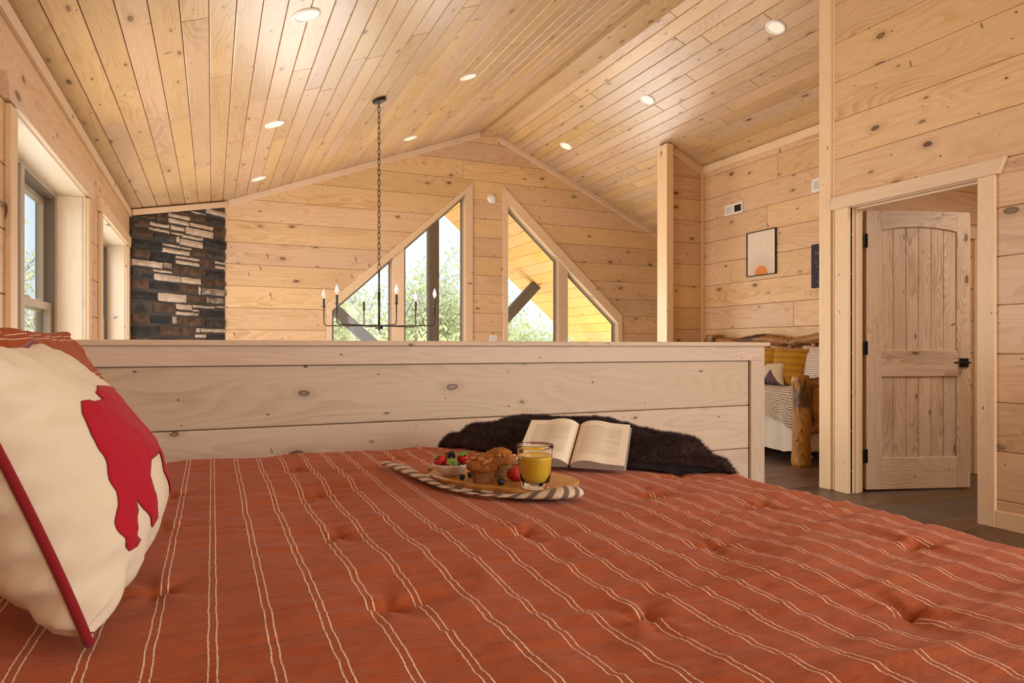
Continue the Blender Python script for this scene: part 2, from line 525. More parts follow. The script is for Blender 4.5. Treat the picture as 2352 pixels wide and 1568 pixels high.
def prism(name, polys, fr, z0, z1, mat, parent):
    """several convex or simple outlines in one frame extruded from z0 to z1, one mesh"""
    vs, fs = [], []
    for p in polys:
        if area2(p) < 0: p = p[::-1]
        n = len(p); b = len(vs)
        vs += [(x, y, z0) for x, y in p] + [(x, y, z1) for x, y in p]
        fs += [tuple(b + i for i in reversed(range(n))), tuple(b + n + i for i in range(n))]
        fs += [(b + i, b + (i + 1) % n, b + n + (i + 1) % n, b + n + i) for i in range(n)]
    o = raw(name, vs, fs, mat, parent)
    o.matrix_local = fr
    return o

# ceiling
ceiling = struct('ceiling', 'vaulted ceiling of knotty pine boards running to the gable')
cl = math.hypot(1, 0.382); crr = math.hypot(1, 0.433)
frL = frame((XL, 0, zl(XL)), (0, 1, 0), (1, 0, 0.382))
frR = frame((RX, 0, zr(RX)), (0, 1, 0), (1, 0, -0.433))
LW = (RX - XL) * cl; RW = (6.9 - RX) * crr
prism('backing', [[(-3.4, -0.6), (9.0, -0.6), (9.0, LW + .1), (-3.4, LW + .1)]], frL, -0.16, -0.019, M['plaster'], ceiling)
prism('backing', [[(-3.4, 0), (9.0, 0), (9.0, RW + .4), (-3.4, RW + .4)]], frR, -0.16, -0.019, M['plaster'], ceiling)
rows([(2.2, 0), (8.8, 0), (8.8, LW - .1), (2.2, LW - .1)], frL, -0.02, 0.139, M['ceil'], ceiling, th=0.019, lmin=1.2, lmax=3.6, gap=0.004, jitter=0.0012, seed=3, z0=-0.019)
rows([(2.2, .12), (8.8, .12), (8.8, RW), (2.2, RW)], frR, 0.0, 0.139, M['ceil'], ceiling, th=0.019, lmin=1.2, lmax=3.6, gap=0.004, jitter=0.0012, seed=5, z0=-0.019)

trim_n = [0]
def trim(lo, hi, axis, mat='trim', bev=0.003, label=None):
    trim_n[0] += 1
    o = box('trim_%d' % trim_n[0], lo, hi, M[mat], None, bev, axis)
    o['kind'] = 'structure'
    if label: o['label'] = label
    return o
def trim_poly(poly, fr, z0, th, mat='trim', label=None, ch=0.003):
    trim_n[0] += 1
    o = plank(poly, fr, th, M[mat], None, 'trim_%d' % trim_n[0], ch, z0)
    o['kind'] = 'structure'
    if label: o['label'] = label
    return o

trim((3.42, 2.0, 4.0), (3.684, 8.8, 4.06), 'y', 'ceil', label='flat ridge board along the peak of the vaulted ceiling')

# gable wall, with rows cut around the two raked windows
wall_far = struct('wall_far', 'gable wall of wide knotty pine boards with two raked windows')
frG = frame((0, YG + 0.018, 0), (1, 0, 0), (0, 0, 1))
def xw_left(z): return 1.32 if z <= 1.60 else (1.32 + (z - 1.60) / 0.8713 if z < 3.328 else 3.303)
def xw_right(z): return 5.752 if z <= 1.529 else (3.764 + (3.325 - z) / 0.9034 if z < 3.325 else 3.764)
z = V0 - 12 * ROW
ZB = 0.55                                        # underside of the raked windows
rr = random.Random(11)
while z < 4.1:
    a, b = z + 0.0015, z + ROW - 0.0015
    polys = []
    if z >= V0 - 0.01 or z + ROW <= ZB:
        cut = rr.uniform(1.6, 4.4)
        polys = [[(XL, a), (cut, a), (cut, b), (XL, b)], [(cut + .002, a), (6.9, a), (6.9, b), (cut + .002, b)]]
    else:
        zs = sorted({a, b} | {k for k in (1.60, 3.328) if a < k < b})
        polys.append([(XL, a)] + [(xw_left(k), k) for k in zs] + [(XL, b)])
        zs = sorted({a, b} | {k for k in (1.529, 3.325) if a < k < b})
        R = [(xw_right(k), k) for k in zs]
        polys.append([R[0], (6.9, a), (6.9, b)] + R[:0:-1])
        polys.append([(3.303, a), (3.764, a), (3.764, b), (3.303, b)])
    for p in polys:
        if b > 2.4:
            p = clip(clip(p, -0.382, 1, 2.743), 0.433, 1, 5.632)
        if len(p) >= 3:
            plank(p, frG, 0.018, M['wall'], wall_far, ch=0.0035)
    z += ROW
gb = [[(-1, -2.9), (7.1, -2.9), (7.1, ZB), (-1, ZB)], [(-1, ZB), (1.32, ZB), (1.32, 1.60), (-1, 1.60)],
      [(-1, 1.60), (1.32, 1.60), (3.303, 3.328), (-1, 3.328)], [(3.303, ZB), (3.764, ZB), (3.764, 3.328), (3.303, 3.328)],
      [(5.752, ZB), (7.1, ZB), (7.1, 1.53), (5.752, 1.53)], [(3.764, 3.328), (5.752, 1.53), (7.1, 1.53), (7.1, 3.328)],
      [(-1, 3.328), (7.1, 3.328), (3.6, 4.6), (3.4, 4.6)]]
prism('backing', gb, frG, -0.13, 0.0, M['gap'], wall_far)

def strip(p, q, w, side=1):
    """quad of width W beside the segment p-q"""
    d = Vector((q[0] - p[0], q[1] - p[1])).normalized(); n = Vector((-d.y, d.x)) * w * side
    return [p, q, (q[0] + n.x, q[1] + n.y), (p[0] + n.x, p[1] + n.y)]
frT = frame((0, YG, 0), (1, 0, 0), (0, 0, 1))
# crown strips under the slopes
trim_poly([(0.12, zl(0.12)), (3.42, zl(3.42)), (3.42, zl(3.42) - .078), (0.12, zl(0.12) - .078)], frT, 0, 0.02)
trim_poly([(3.684, zr(3.684)), (6.9, zr(6.9)), (6.9, zr(6.9) - .08), (3.684, zr(3.684) - .08)], frT, 0, 0.02)

def ring(name, poly, w, fr, z0, z1, mat, parent):
    """mitred frame: the outline and its inset by w, from z0 to z1"""
    if area2(poly) < 0: poly = poly[::-1]
    ins = inset(poly, w); n = len(poly)
    vs = [(x, y, zz) for zz in (z0, z1) for x, y in poly] + [(x, y, zz) for zz in (z0, z1) for x, y in ins]
    fs = []
    for i in range(n):
        j = (i + 1) % n
        fs += [(i, j, 2 * n + j, 2 * n + i), (n + i, 3 * n + i, 3 * n + j, n + j), (i, n + i, n + j, j), (2 * n + i, 2 * n + j, 3 * n + j, 3 * n + i)]
    o = raw(name, vs, fs, mat, parent)
    o.matrix_local = fr
    return o

def pane_of(poly, fr, z, parent, th=0.006):
    o = prism('pane', [poly], fr, z - th / 2, z + th / 2, M['pane'], parent)
    return o

# raked windows: casing boards, jamb reveals, mullion, sash frames, panes
def gl(x): return 1.518 + 0.9085 * (x - 1.391)
def gr(x): return 3.072 - 0.9026 * (x - 3.838)
def ol(x): return 1.60 + 0.8713 * (x - 1.32)
def orr(x): return 3.325 - 0.9034 * (x - 3.764)
def raked(idx, label, outer, inner, panes, mull):
    w = struct('window_%d' % idx, label)
    n = len(outer)
    for i in range(n):
        j = (i + 1) % n
        plank([outer[i], outer[j], inner[j], inner[i]], frT, 0.022, M['trim'], w, 'casing', 0.003)
    ring('jamb', inset(inner, -0.012), 0.014, frT, -0.125, 0.0, M['trim'], w)
    for m in mull:
        plank(m, frT, 0.10, M['trim'], w, 'mullion', 0.004, -0.12)
    for p in panes:
        s = ring('sash', p, 0.022, frT, -0.13, -0.075, M['vinyl'], w)
        ring('gasket', inset(p, 0.018), 0.018, frT, -0.12, -0.095, M['darkvinyl'], w)
        pane_of(inset(p, 0.02), frT, -0.105, w)
    return w
ZS = ZB + 0.07
raked(1, 'raked window left of the smoke detector, two panes under a sloped head',
      [(1.32, ZB), (3.303, ZB), (3.303, 3.328), (1.32, 1.60)],
      [(1.391, ZS), (3.20, ZS), (3.20, gl(3.20)), (1.391, gl(1.391))],
      [[(1.391, ZS), (2.182, ZS), (2.182, gl(2.182)), (1.391, gl(1.391))], [(2.340, ZS), (3.20, ZS), (3.20, gl(3.20)), (2.340, gl(2.340))]],
      [[(2.182, ZS), (2.340, ZS), (2.340, gl(2.340)), (2.182, gl(2.182))]])
raked(2, 'raked window right of the smoke detector, orange porch soffit seen through it',
      [(3.764, ZB), (5.752, ZB), (5.752, 1.529), (3.764, 3.325)],
      [(3.838, ZS), (5.675, ZS), (5.675, gr(5.675)), (3.838, gr(3.838))],
      [[(3.838, ZS), (4.665, ZS), (4.665, gr(4.665)), (3.838, gr(3.838))], [(4.825, ZS), (5.675, ZS), (5.675, gr(5.675)), (4.825, gr(4.825))]],
      [[(4.665, ZS), (4.825, ZS), (4.825, gr(4.825)), (4.665, gr(4.665))]])

# left wall with two twin double-hung windows in deep reveals
wall_left = struct('wall_left', 'low eave wall of pine boards with two deep twin windows')
frW = frame((XL - 0.018, 0, 0), (0, 1, 0), (0, 0, 1))
WINS = [(3.471, 5.253), (5.919, 7.609)]
HZ, SZ = 2.04, 0.55
z = V0 - 12 * ROW
while z < 2.45:
    a, b = z + 0.0015, min(z + ROW - 0.0015, 2.44)
    spans = [(2.0, 7.9)]
    if z + ROW > SZ and z < HZ - 0.02:
        spans = [(2.0, WINS[0][0]), (WINS[0][1], WINS[1][0]), (WINS[1][1], 7.9)]
    for (y0, y1) in spans:
        if b - a > 0.03:
            plank([(y0, a), (y1, a), (y1, b), (y0, b)], frW, 0.018, M['wall'], wall_left, ch=0.0035)
    z += ROW
g_ = .024
wb = [[(-3.4, -2.9), (9, -2.9), (9, SZ), (-3.4, SZ)], [(-3.4, HZ + g_), (9, HZ + g_), (9, 2.6), (-3.4, 2.6)], [(-3.4, SZ), (WINS[0][0] - g_, SZ), (WINS[0][0] - g_, HZ + g_), (-3.4, HZ + g_)],
      [(WINS[0][1] + g_, SZ), (WINS[1][0] - g_, SZ), (WINS[1][0] - g_, HZ + g_), (WINS[0][1] + g_, HZ + g_)], [(WINS[1][1] + g_, SZ), (9, SZ), (9, HZ + g_), (WINS[1][1] + g_, HZ + g_)]]
prism('backing', wb, frW, -0.2, 0.0, M['plaster'], wall_left)
trim((XL, 2.0, 2.375), (XL + 0.022, 7.88, 2.44), 'y')
frV = frame((XL, 0, 0), (0, 1, 0), (0, 0, 1))
for i, (y0, y1) in enumerate(WINS):
    w = struct('window_%d' % (3 + i), ['twin double-hung window in a deep reveal nearest the bed', 'twin double-hung window in a deep reveal beside the stone chimney'][i])
    # reveal boards
    box('reveal', (XL - 0.165, y0 - .02, SZ), (XL + 0.004, y0, HZ), M['reveal'], w, 0.002, 'z')
    box('reveal', (XL - 0.165, y1, SZ), (XL + 0.004, y1 + .02, HZ), M['reveal'], w, 0.002, 'z')
    box('reveal', (XL - 0.165, y0, HZ), (XL + 0.004, y1, HZ + .02), M['reveal'], w, 0.002, 'y')
    box('sill', (XL - 0.165, y0 - .1, SZ - .03), (XL + 0.05, y1 + .1, SZ), M['trim'], w, 0.004, 'y')
    # casing
    for (c0, c1) in ((y0 - 0.115, y0 - 0.008), (y1 + 0.008, min(y1 + 0.115, 7.86))):
        box('casing', (XL, c0, SZ), (XL + 0.022, c1, HZ), M['trim'], w, 0.003, 'z')
    plank([(y0 - 0.19, HZ + .008 + .1), (y0 - 0.15, HZ + .008), (min(y1 + 0.15, 7.86), HZ + .008), (min(y1 + 0.19, 7.86), HZ + .108)], frV, 0.028, M['trim'], w, 'header', 0.004)
    # vinyl unit: frame, centre mullion, upper and lower sashes, panes
    ym = (y0 + y1) / 2
    xo = 0.165
    ring('frame', [(y0, SZ), (y1, SZ), (y1, HZ), (y0, HZ)], 0.028, frV, -0.27, -0.155, M['vinyl'], w)
    box('mullion', (XL - 0.27, ym - .03, SZ), (XL - .15, ym + .03, HZ), M['vinyl'], w, 0.004, 'z')
    for (p, qv) in ((y0 + .028, ym - .03), (ym + .03, y1 - .028)):
        ring('track', [(p, SZ + .03), (qv, SZ + .03), (qv, HZ - .028), (p, HZ - .028)], 0.016, frV, -0.26, -0.165, M['darkvinyl'], w)
        up = [(p + .014, 1.27), (qv - .014, 1.27), (qv - .014, HZ - .042), (p + .014, HZ - .042)]
        lo = [(p + .014, SZ + .04), (qv - .014, SZ + .04), (qv - .014, 1.325), (p + .014, 1.325)]
        ring('sash', up, 0.038, frV, -0.25, -0.218, M['vinyl'], w)
        ring('sash', lo, 0.045, frV, -0.213, -0.178, M['vinyl'], w)
        pane_of(inset(up, .03), frV, -0.234, w)
        pane_of(inset(lo, .035), frV, -0.196, w)
        for k in (0.3, 0.7):
            yy = p + (qv - p) * k
            box('latch', (XL - .212, yy - .035, 1.325), (XL - .185, yy + .035, 1.34), M['vinyl'], w, 0.005, 'y')

# corner chimney of ledge stone, across the corner at 45 degrees
chim = struct('wall_corner', 'corner chimney of black, brown and pale ledge stones')
cu = Vector((0.70091, 0.71325, 0))
CL = 1.2969
frC = frame((XL, 7.875, 0), cu, (0, 0, 1))
prism('mortar', [[(-.0, -2.75), (CL, -2.75), (CL, 2.83), (0, 2.45)]], frC, -0.06, 0.004, M['mortar'], chim)
def stone_mat(name, c0, c1, c2):
    m, t, b = newmat(name)
    q = NB(t)
    tc = q.n('ShaderNodeTexCoord'); info = q.n('ShaderNodeObjectInfo')
    r = q.math('MULTIPLY', info.outputs['Random'], 50.0)
    P = q.vmath('ADD', tc.outputs['Object'], q.n('ShaderNodeCombineXYZ').outputs[0])
    off = q.n('ShaderNodeCombineXYZ'); q.l(r, off.inputs[0]); q.l(r, off.inputs[2])
    P = q.vmath('ADD', tc.outputs['Object'], off.outputs[0])
    a = q.noise(P, 9.0, 5.0, 0.65); f = q.noise(P, 70.0, 4.0, 0.7)
    col = q.mix(q.smooth(a, 0.38, 0.62), c0, c1)
    col = q.mix(q.smooth(f, 0.62, 0.72), col, c2)
    q.l(col, b.inputs['Base Color'])
    b.inputs['Roughness'].default_value = 0.85
    q.bump(b, q.math('ADD', a, q.math('MULTIPLY', f, 0.35)), 0.6, 0.012)
    return m
SM = {'N': stone_mat('brown_stone', (0.055, 0.030, 0.018), (0.115, 0.066, 0.040), (0.25, 0.19, 0.14)),
      'B': stone_mat('black_stone', (0.012, 0.012, 0.013), (0.035, 0.031, 0.03), (0.11, 0.10, 0.095)),
      'D': stone_mat('charcoal_mottled_stone', (0.018, 0.017, 0.017), (0.085, 0.068, 0.055), (0.18, 0.15, 0.13)),
      'G': stone_mat('grey_beige_stone', (0.12, 0.095, 0.075), (0.40, 0.32, 0.25), (0.05, 0.045, 0.04)),
      'L': stone_mat('pale_beige_stone', (0.45, 0.35, 0.265), (0.58, 0.47, 0.37), (0.30, 0.23, 0.17))}
STONES = 'N,12,209,2280,2365;N,100,295,2388,2422;N,314,461,2379,2480;L,468,762,2460,2509;L,468,748,2395,2447;L,762,1104,2401,2451;N,767,998,2469,2554;L,781,991,2564,2584;N,461,757,2515,2548;L,998,1294,2597,2660;B,1021,1294,2491,2572;N,1119,1294,2355,2461;L,227,474,2327,2369;L,223,485,2272,2310;L,498,683,2324,2378;L,704,1100,2307,2389;L,501,648,2275,2305;L,655,947,2261,2303;L,567,608,2192,2261;L,621,947,2173,2250;B,961,1294,2209,2307;N,12,270,2186,2260;D,277,561,2187,2256;B,12,384,2071,2158;L,386,635,2134,2168;L,646,774,2135,2162;L,386,762,2064,2118;N,774,991,2076,2166;D,998,1294,2079,2163;N,12,223,1969,2059;B,233,561,1955,2060;L,565,900,2019,2055;L,561,895,1959,2005;N,906,1119,1969,2056;L,1135,1294,2028,2063;L,1142,1294,1970,2008;L,12,390,1882,1953;G,403,514,1891,1959;N,527,724,1853,1944;N,734,988,1849,1942;B,998,1292,1861,1945;D,12,270,1764,1867;L,277,514,1843,1870;L,293,635,1755,1829;L,642,920,1754,1826;N,939,1135,1754,1833;N,1135,1294,1769,1834;N,12,227,1647,1746;B,233,601,1655,1744;N,614,881,1649,1741;L,885,914,1645,1736;G,925,1292,1648,1728;B,12,333,1535,1627;L,339,717,1535,1631;N,731,991,1546,1628;G,1003,1280,1555,1628;D,12,270,1412,1517;N,277,561,1412,1515;L,563,791,1459,1522;L,802,1119,1492,1523;L,1155,1287,1505,1535;L,795,900,1449,1472;L,567,809,1396,1440;L,823,881,1400,1427;B,910,1284,1392,1475;N,12,233,1297,1392;B,239,514,1297,1387;G,522,581,1291,1389;N,587,745,1287,1378;N,752,984,1275,1377;D,991,1284,1282,1363;B,12,333,1167,1264;N,339,621,1167,1272;N,628,823,1167,1264;L,856,895,1208,1267;L,914,1284,1217,1263;L,838,988,1147,1193;B,998,1284,1118,1196;D,12,270,1050,1147;B,277,554,1050,1145;N,561,823,1050,1144'
def stone(u0, u1, z0, z1, kind, r):
    w, h = u1 - u0 - .009, z1 - z0 - .009
    bm = bmesh.new()
    nx = max(2, min(7, int(w / .05))); nz = max(2, min(4, int(h / .035)))
    th = r.uniform(.022, .04)
    g = {}
    for i in range(nx + 1):
        for j in range(nz + 1):
            edge = i in (0, nx) or j in (0, nz)
            x = -w / 2 + w * i / nx; y = -h / 2 + h * j / nz
            jx = r.uniform(-.005, .005); jy = r.uniform(-.004, .004)
            g[i, j] = bm.verts.new((x + jx, y + jy, th + r.uniform(-.006, .006) - (0.011 if edge else 0)))
    for i in range(nx):
        for j in range(nz):
            bm.faces.new((g[i, j], g[i + 1, j], g[i + 1, j + 1], g[i, j + 1]))
    rim = [g[i, 0] for i in range(nx + 1)] + [g[nx, j] for j in range(1, nz + 1)] + [g[i, nz] for i in range(nx - 1, -1, -1)] + [g[0, j] for j in range(nz - 1, 0, -1)]
    back = [bm.verts.new((v.co.x, v.co.y, 0.0)) for v in rim]
    for i in range(len(rim)):
        j = (i + 1) % len(rim)
        bm.faces.new((rim[i], back[i], back[j], rim[j]))
    o = obj('stone', bm, SM[kind], chim)
    o.matrix_local = frC @ Matrix.Translation(((u0 + u1) / 2, (z0 + z1) / 2, 0))
sr = random.Random(5)
for s_ in STONES.split(';'):
    k, u0, u1, z0, z1 = s_.split(',')
    stone(int(u0) / 1000, int(u1) / 1000, int(z0) / 1000, int(z1) / 1000, k, sr)
zz = 1.04
while zz > 0.3:                                   # courses that carry on below the loft rail
    x = 0.005
    while x < CL - .1:
        w = sr.uniform(.18, .36); w = min(w, CL - .004 - x)
        stone(x, x + w - .012, zz - .1, zz - .012, sr.choice('NBDNBL'), sr); x += w
    zz -= .105
trim_poly([(0.0, 2.447), (CL, 2.79), (CL, 2.72), (0, 2.385)], frC, 0.03, 0.022)

# loft rail: the half wall between the bed and the great room
wall_low = struct('wall_low', 'pine half wall with a flat cap behind the bed')
HY, HX1, HTOP = 3.15, 3.06, 1.072
frH = frame((0, HY + .018, 0), (1, 0, 0), (0, 0, 1))
for (a, b) in ((0.69, 0.962), (0.432, 0.69), (0.17, 0.432), (0.0, 0.17)):
    plank([(XL, a + .002), (2.965, a + .002), (2.965, b - .002), (XL, b - .002)], frH, 0.018, M['pine_cool'], wall_low, ch=0.004)
box('backing', (XL, HY + .018, 0), (HX1 - .01, HY + .13, 1.045), M['gap'], wall_low, 0.0)
box('backing', (XL, HY + .0, -2.75), (2.95, HY + .13, -.02), M['plaster'], wall_low, 0.0)
box('back_panel', (XL, HY + .13, -.3), (HX1 - .01, HY + .15, 1.045), M['pine_cool'], wall_low, 0.0)
box('apron', (XL, HY - .02, 0.962), (HX1 + .012, HY, 1.047), M['pine_cool'], wall_low, 0.003)
box('cap', (XL, HY - .035, 1.047), (HX1 + .045, HY + .18, HTOP), M['pine_cool'], wall_low, 0.005)
box('end_trim', (2.965, HY - .02, 0.0), (HX1 + .012, HY, 0.962), M['pine_cool'], wall_low, 0.003, 'z')
box('end_trim', (HX1 - .01, HY, 0.0), (HX1 + .012, HY + .15, 1.047), M['pine_cool'], wall_low, 0.003, 'z')

# stub wall and post at the head of the alcove
wall_stub = struct('wall_alcove_end', 'narrow pine wall behind the daybed end')
frS = frame((0, 6.618 + .018, 0), (1, 0, 0), (0, 0, 1))
z = V0 - 13 * ROW
while z < 3.6:
    p = clip([(5.0, z + .0015), (XA, z + .0015), (XA, z + ROW - .0015), (5.0, z + ROW - .0015)], 0.433, 1, 5.632)
    if len(p) > 2: plank(p, frS, 0.018, M['wall'], wall_stub, ch=0.0035)
    z += ROW
prism('backing', [[(4.95, -.3), (XA + .1, -.3), (XA + .1, zr(XA + .1)), (4.95, zr(4.95))]], frS, -0.1, 0.0, M['gap'], wall_stub)
post = trim((4.915, 6.555, -.3), (5.01, 6.745, 3.46), 'z')
post['kind'] = 'structure'; post['label'] = 'square pine post at the end of the narrow alcove wall'
trim_poly([(5.0, zr(5.0)), (XA, zr(XA)), (XA, zr(XA) - .1), (5.0, zr(5.0) - .1)], frame((0, 6.618, 0), (1, 0, 0), (0, 0, 1)), 0, 0.02)
trim((XA - .03, 6.585, 0.0), (XA - .0, 6.618, zr(XA) - .08), 'z')

# alcove wall with the vents and pictures
wall_al = struct('wall_alcove', 'alcove wall of wide knotty pine boards behind the daybed')
frA = frame((XA + .018, 0, 0), (0, -1, 0), (0, 0, 1))
rows([(-6.6, 0), (-3.66, 0), (-3.66, zr(XA)), (-6.6, zr(XA))], frA, V0 - 13 * ROW, ROW, M['wall'], wall_al, th=0.018, lmin=2.5, lmax=5, seed=21)
box('backing', (XA + .018, 3.6, -.3), (XA + .12, 6.7, 3.5), M['gap'], wall_al, 0.0)
trim((XA - .02, 3.66, zr(XA) - .085), (XA, 6.6, zr(XA) - .0), 'y')

# door wall
wall_r = struct('wall_right', 'pine board wall with the open knotty door')
frD = frame((XR + .018, 0, 0), (0, -1, 0), (0, 0, 1))
D0, D1, DH = 2.528, 3.414, 2.04
ROWR = 0.281
rows([(-3.56, DH), (-.9, DH), (-.9, 3.85), (-3.56, 3.85)], frD, 1.847, ROWR, M['wall'], wall_r, split=False, seed=31)
rows([(-3.56, 0.0), (-D1, 0.0), (-D1, DH), (-3.56, DH)], frD, 1.847, ROWR, M['wall'], wall_r, split=False)
rows([(-D0, 0.0), (-.9, 0.0), (-.9, DH), (-D0, DH)], frD, 1.847, ROWR, M['wall'], wall_r, split=False, seed=33)
prism('backing', [[(-3.56, DH + .016), (3.4, DH + .016), (3.4, 4.2), (-3.56, 4.2)], [(-3.56, -.3), (-D1 - .021, -.3), (-D1 - .021, DH + .016), (-3.56, DH + .016)], [(-D0 + .021, -.3), (3.4, -.3), (3.4, DH + .016), (-D0 + .021, DH + .016)]], frD, -0.1, 0.0, M['plaster'], wall_r)
trim((XR - .022, 3.565, 0.0), (XR + .14, 3.665, zr(XR) + .02), 'z', label='tall pine corner board where the door wall ends')
trim((XR - .004, 3.546, 0.0), (XR + .1, 3.566, zr(XR) + .02), 'z')
o = box('baseboard_right', (XR - .02, .9, 0.0), (XR, 2.43, 0.1), M['trim'], None, 0.003, 'y'); o['kind'] = 'structure'

door = struct('door_1', 'knotty alder door with an arched top panel standing open')
box('casing', (XR - .022, 3.414, 0.0), (XR, 3.527, DH), M['trim'], door, 0.003, 'z')
box('casing', (XR - .022, 2.431, 0.0), (XR, 2.528, DH), M['trim'], door, 0.003, 'z')
plank([(-3.561, DH), (-2.41, DH), (-2.372, DH + .09), (-3.561, DH + .09)], frame((XR, 0, 0), (0, -1, 0), (0, 0, 1)), 0.028, M['trim'], door, 'header', 0.003)
for (y0, y1) in ((3.414, 3.434), (2.508, 2.528)):
    box('jamb', (XR - .002, y0, 0.0), (XR + .125, y1, DH - .0), M['trim'], door, 0.002, 'z')
box('jamb', (XR - .002, 2.528, DH - .005), (XR + .125, 3.414, DH + .015), M['trim'], door, 0.002, 'y')
box('stop', (XR + .045, 3.404, 0.0), (XR + .08, 3.414, DH - .005), M['trim'], door, 0.002, 'z')
box('stop', (XR + .045, 2.528, DH - .017), (XR + .08, 3.404, DH - .005), M['trim'], door, 0.002, 'y')

# the leaf: stiles, rails with an arched top rail, V-grooved panel boards, hinges and lever
leaf = bpy.data.objects.new('leaf', None); C.objects.link(leaf); leaf.parent = door
dirx = Vector((0.953, -0.302, 0)).normalized()
leaf.matrix_local = frame((4.318, 3.418, 0.012), dirx, (-dirx.y, dirx.x, 0))
DW, DHT, TH = 0.82, 2.022, 0.042
SW = 0.118
def leafbox(name, lo, hi, mat, bev=.003, axis='x'):
    return box(name, lo, hi, mat, leaf, bev, axis)
leafbox('stile', (0, 0, 0), (SW, TH, DHT), M['door'], .004, 'z')
leafbox('stile', (DW - SW + .012, 0, 0), (DW, TH, DHT), M['door'], .004, 'z')
leafbox('rail', (SW, 0, 0), (DW - SW + .012, TH, 0.228), M['door'])
leafbox('rail', (SW, 0, 0.818), (DW - SW + .012, TH, 1.008), M['door'])
frLf = frame((0, 0, 0), (1, 0, 0), (0, 0, 1))      # n = -y, the visible face
x0, x1 = SW, DW - SW + .012
arc = []
for i in range(15):
    t = i / 14
    arc.append((x0 + (x1 - x0) * t, 1.878 + 0.030 * (1 - (2 * t - 1) ** 2)))
trp = [(x1, DHT), (x0, DHT)] + arc
o = raw('rail', [(p[0], 0, p[1]) for p in trp] + [(p[0], TH, p[1]) for p in trp],
        [tuple(range(len(trp))), tuple(reversed(range(len(trp), 2 * len(trp))))] + [(i, (i + 1) % len(trp), len(trp) + (i + 1) % len(trp), len(trp) + i) for i in range(len(trp))], M['door'], leaf)
pw = (x1 - x0) / 6
for k in range(6):
    for (a, b) in ((0.224, 0.822), (1.004, 1.915)):
        cx = x0 + pw * (k + .5); cz = (a + b) / 2
        fr_ = frame((cx, 0.028, cz), (0, 0, 1), (-1, 0, 0))
        h = (b - a) / 2
        pl_ = plank([(-h, -pw / 2 + .0005), (h, -pw / 2 + .0005), (h, pw / 2 - .0005), (-h, pw / 2 - .0005)], frame((cx, 0.028, cz), (0, 0, 1), (1, 0, 0)), 0.016, M['door'], leaf, 'panel_board', 0.004)
        R_ = Matrix(((0, 1, 0), (0, 0, -1), (-1, 0, 0)))
        m4 = R_.to_4x4(); 
        # local x -> up, local y -> across, local z -> out of the visible face
        m4 = Matrix(((0, -1, 0, cx), (0, 0, -1, 0.028), (1, 0, 0, cz), (0, 0, 0, 1)))
        pl_.matrix_local = m4
for zc_ in (0.245, 1.025, 1.80):
    bm = bmesh.new()
    add_box(bm, (-.030, -.004, zc_ - .047), (-.002, .004, zc_ + .047), .003)
    add_box(bm, (-.005, -.012, zc_ - .05), (.006, .002, zc_ + .05), .003)
    obj('hinge', bm, M['black'], leaf)
bm = bmesh.new()
add_box(bm, (DW - .092, -.012, .885), (DW - .022, 0.0, .95), .004)
add_box(bm, (DW - .066, -.055, .91), (DW - .048, -.01, .926), .004)
add_box(bm, (DW - .175, -.062, .912), (DW - .048, -.050, .924), .003)
add_box(bm, (DW - .07, .04, .91), (DW + .008, .055, .926), .003)
obj('handle', bm, M['black'], leaf)

# the small room beyond the door, and the divider to the alcove
wc = struct('wall_closet', 'pine walls of the small room beyond the door')
frK = frame((0, 3.56, 0), (1, 0, 0), (0, 0, 1))
rows([(4.28, 0), (6.3, 0), (6.3, 2.6), (4.28, 2.6)], frK, V0 - 13 * ROW, ROW, M['wall'], wc, th=.018, split=False)
box('backing', (XR + .1, 3.56, -.1), (XA + .1, 3.65, 4.2), M['plaster'], wc, 0.0)
box('backing', (XA + .1, 3.56, -.1), (6.4, 3.65, 2.7), M['plaster'], wc, 0.0)
box('backing', (6.3, .9, -.1), (6.4, 3.6, 2.7), M['plaster'], wc, 0.0)
box('backing', (XR + .12, .9, -.1), (6.4, 1.0, 2.7), M['plaster'], wc, 0.0)
box('backing', (XR + .118, .9, 2.6), (6.4, 3.65, 2.7), M['plaster'], wc, 0.0)
trim((5.72, 3.52, 0.0), (5.83, 3.543, 1.93), 'z')
trim((5.65, 3.515, 1.93), (6.25, 3.543, 2.03), 'x')

# floors
floor = struct('floor', 'dark brown plank floor of the loft')
frF = frame((0, 0, -.004), (1, 0, 0), (0, 1, 0))
rows([(1.2, .5), (6.3, .5), (6.3, 3.12), (1.2, 3.12)], frF, 0.5, 0.18, M['floor'], floor, th=.004, lmin=1.0, lmax=1.5, gap=.0015, seed=41)
rows([(3.0, 3.12), (XA + .02, 3.12), (XA + .02, 6.63), (3.0, 6.63)], frF, 0.5, 0.18, M['floor'], floor, th=.004, lmin=1.0, lmax=1.5, gap=.0015, seed=42)
box('backing', (-1, -3.3, -.3), (7, HY + .1, -.004), M['gap'], floor, 0.0)
box('backing', (3.0, HY + .1, -.3), (7, 6.75, -.004), M['gap'], floor, 0.0)
o = box('floor_below', (-1, HY, -2.95), (7.1, 9, -2.75), M['floor'], None, 0.0, 'y'); o['kind'] = 'structure'; o['label'] = 'floor of the great room below the loft'
o = box('wall_back', (-1, -3.4, -.3), (7, -3.2, 4.3), M['plaster'], None, 0.0); o['kind'] = 'structure'; o['label'] = 'plain wall behind the camera'
o = box('wall_great_room', (6.9, 3.65, -2.9), (7.05, 8.95, 3.4), M['plaster'], None, 0.0, 'y'); o['kind'] = 'structure'; o['label'] = 'right hand wall of the great room'

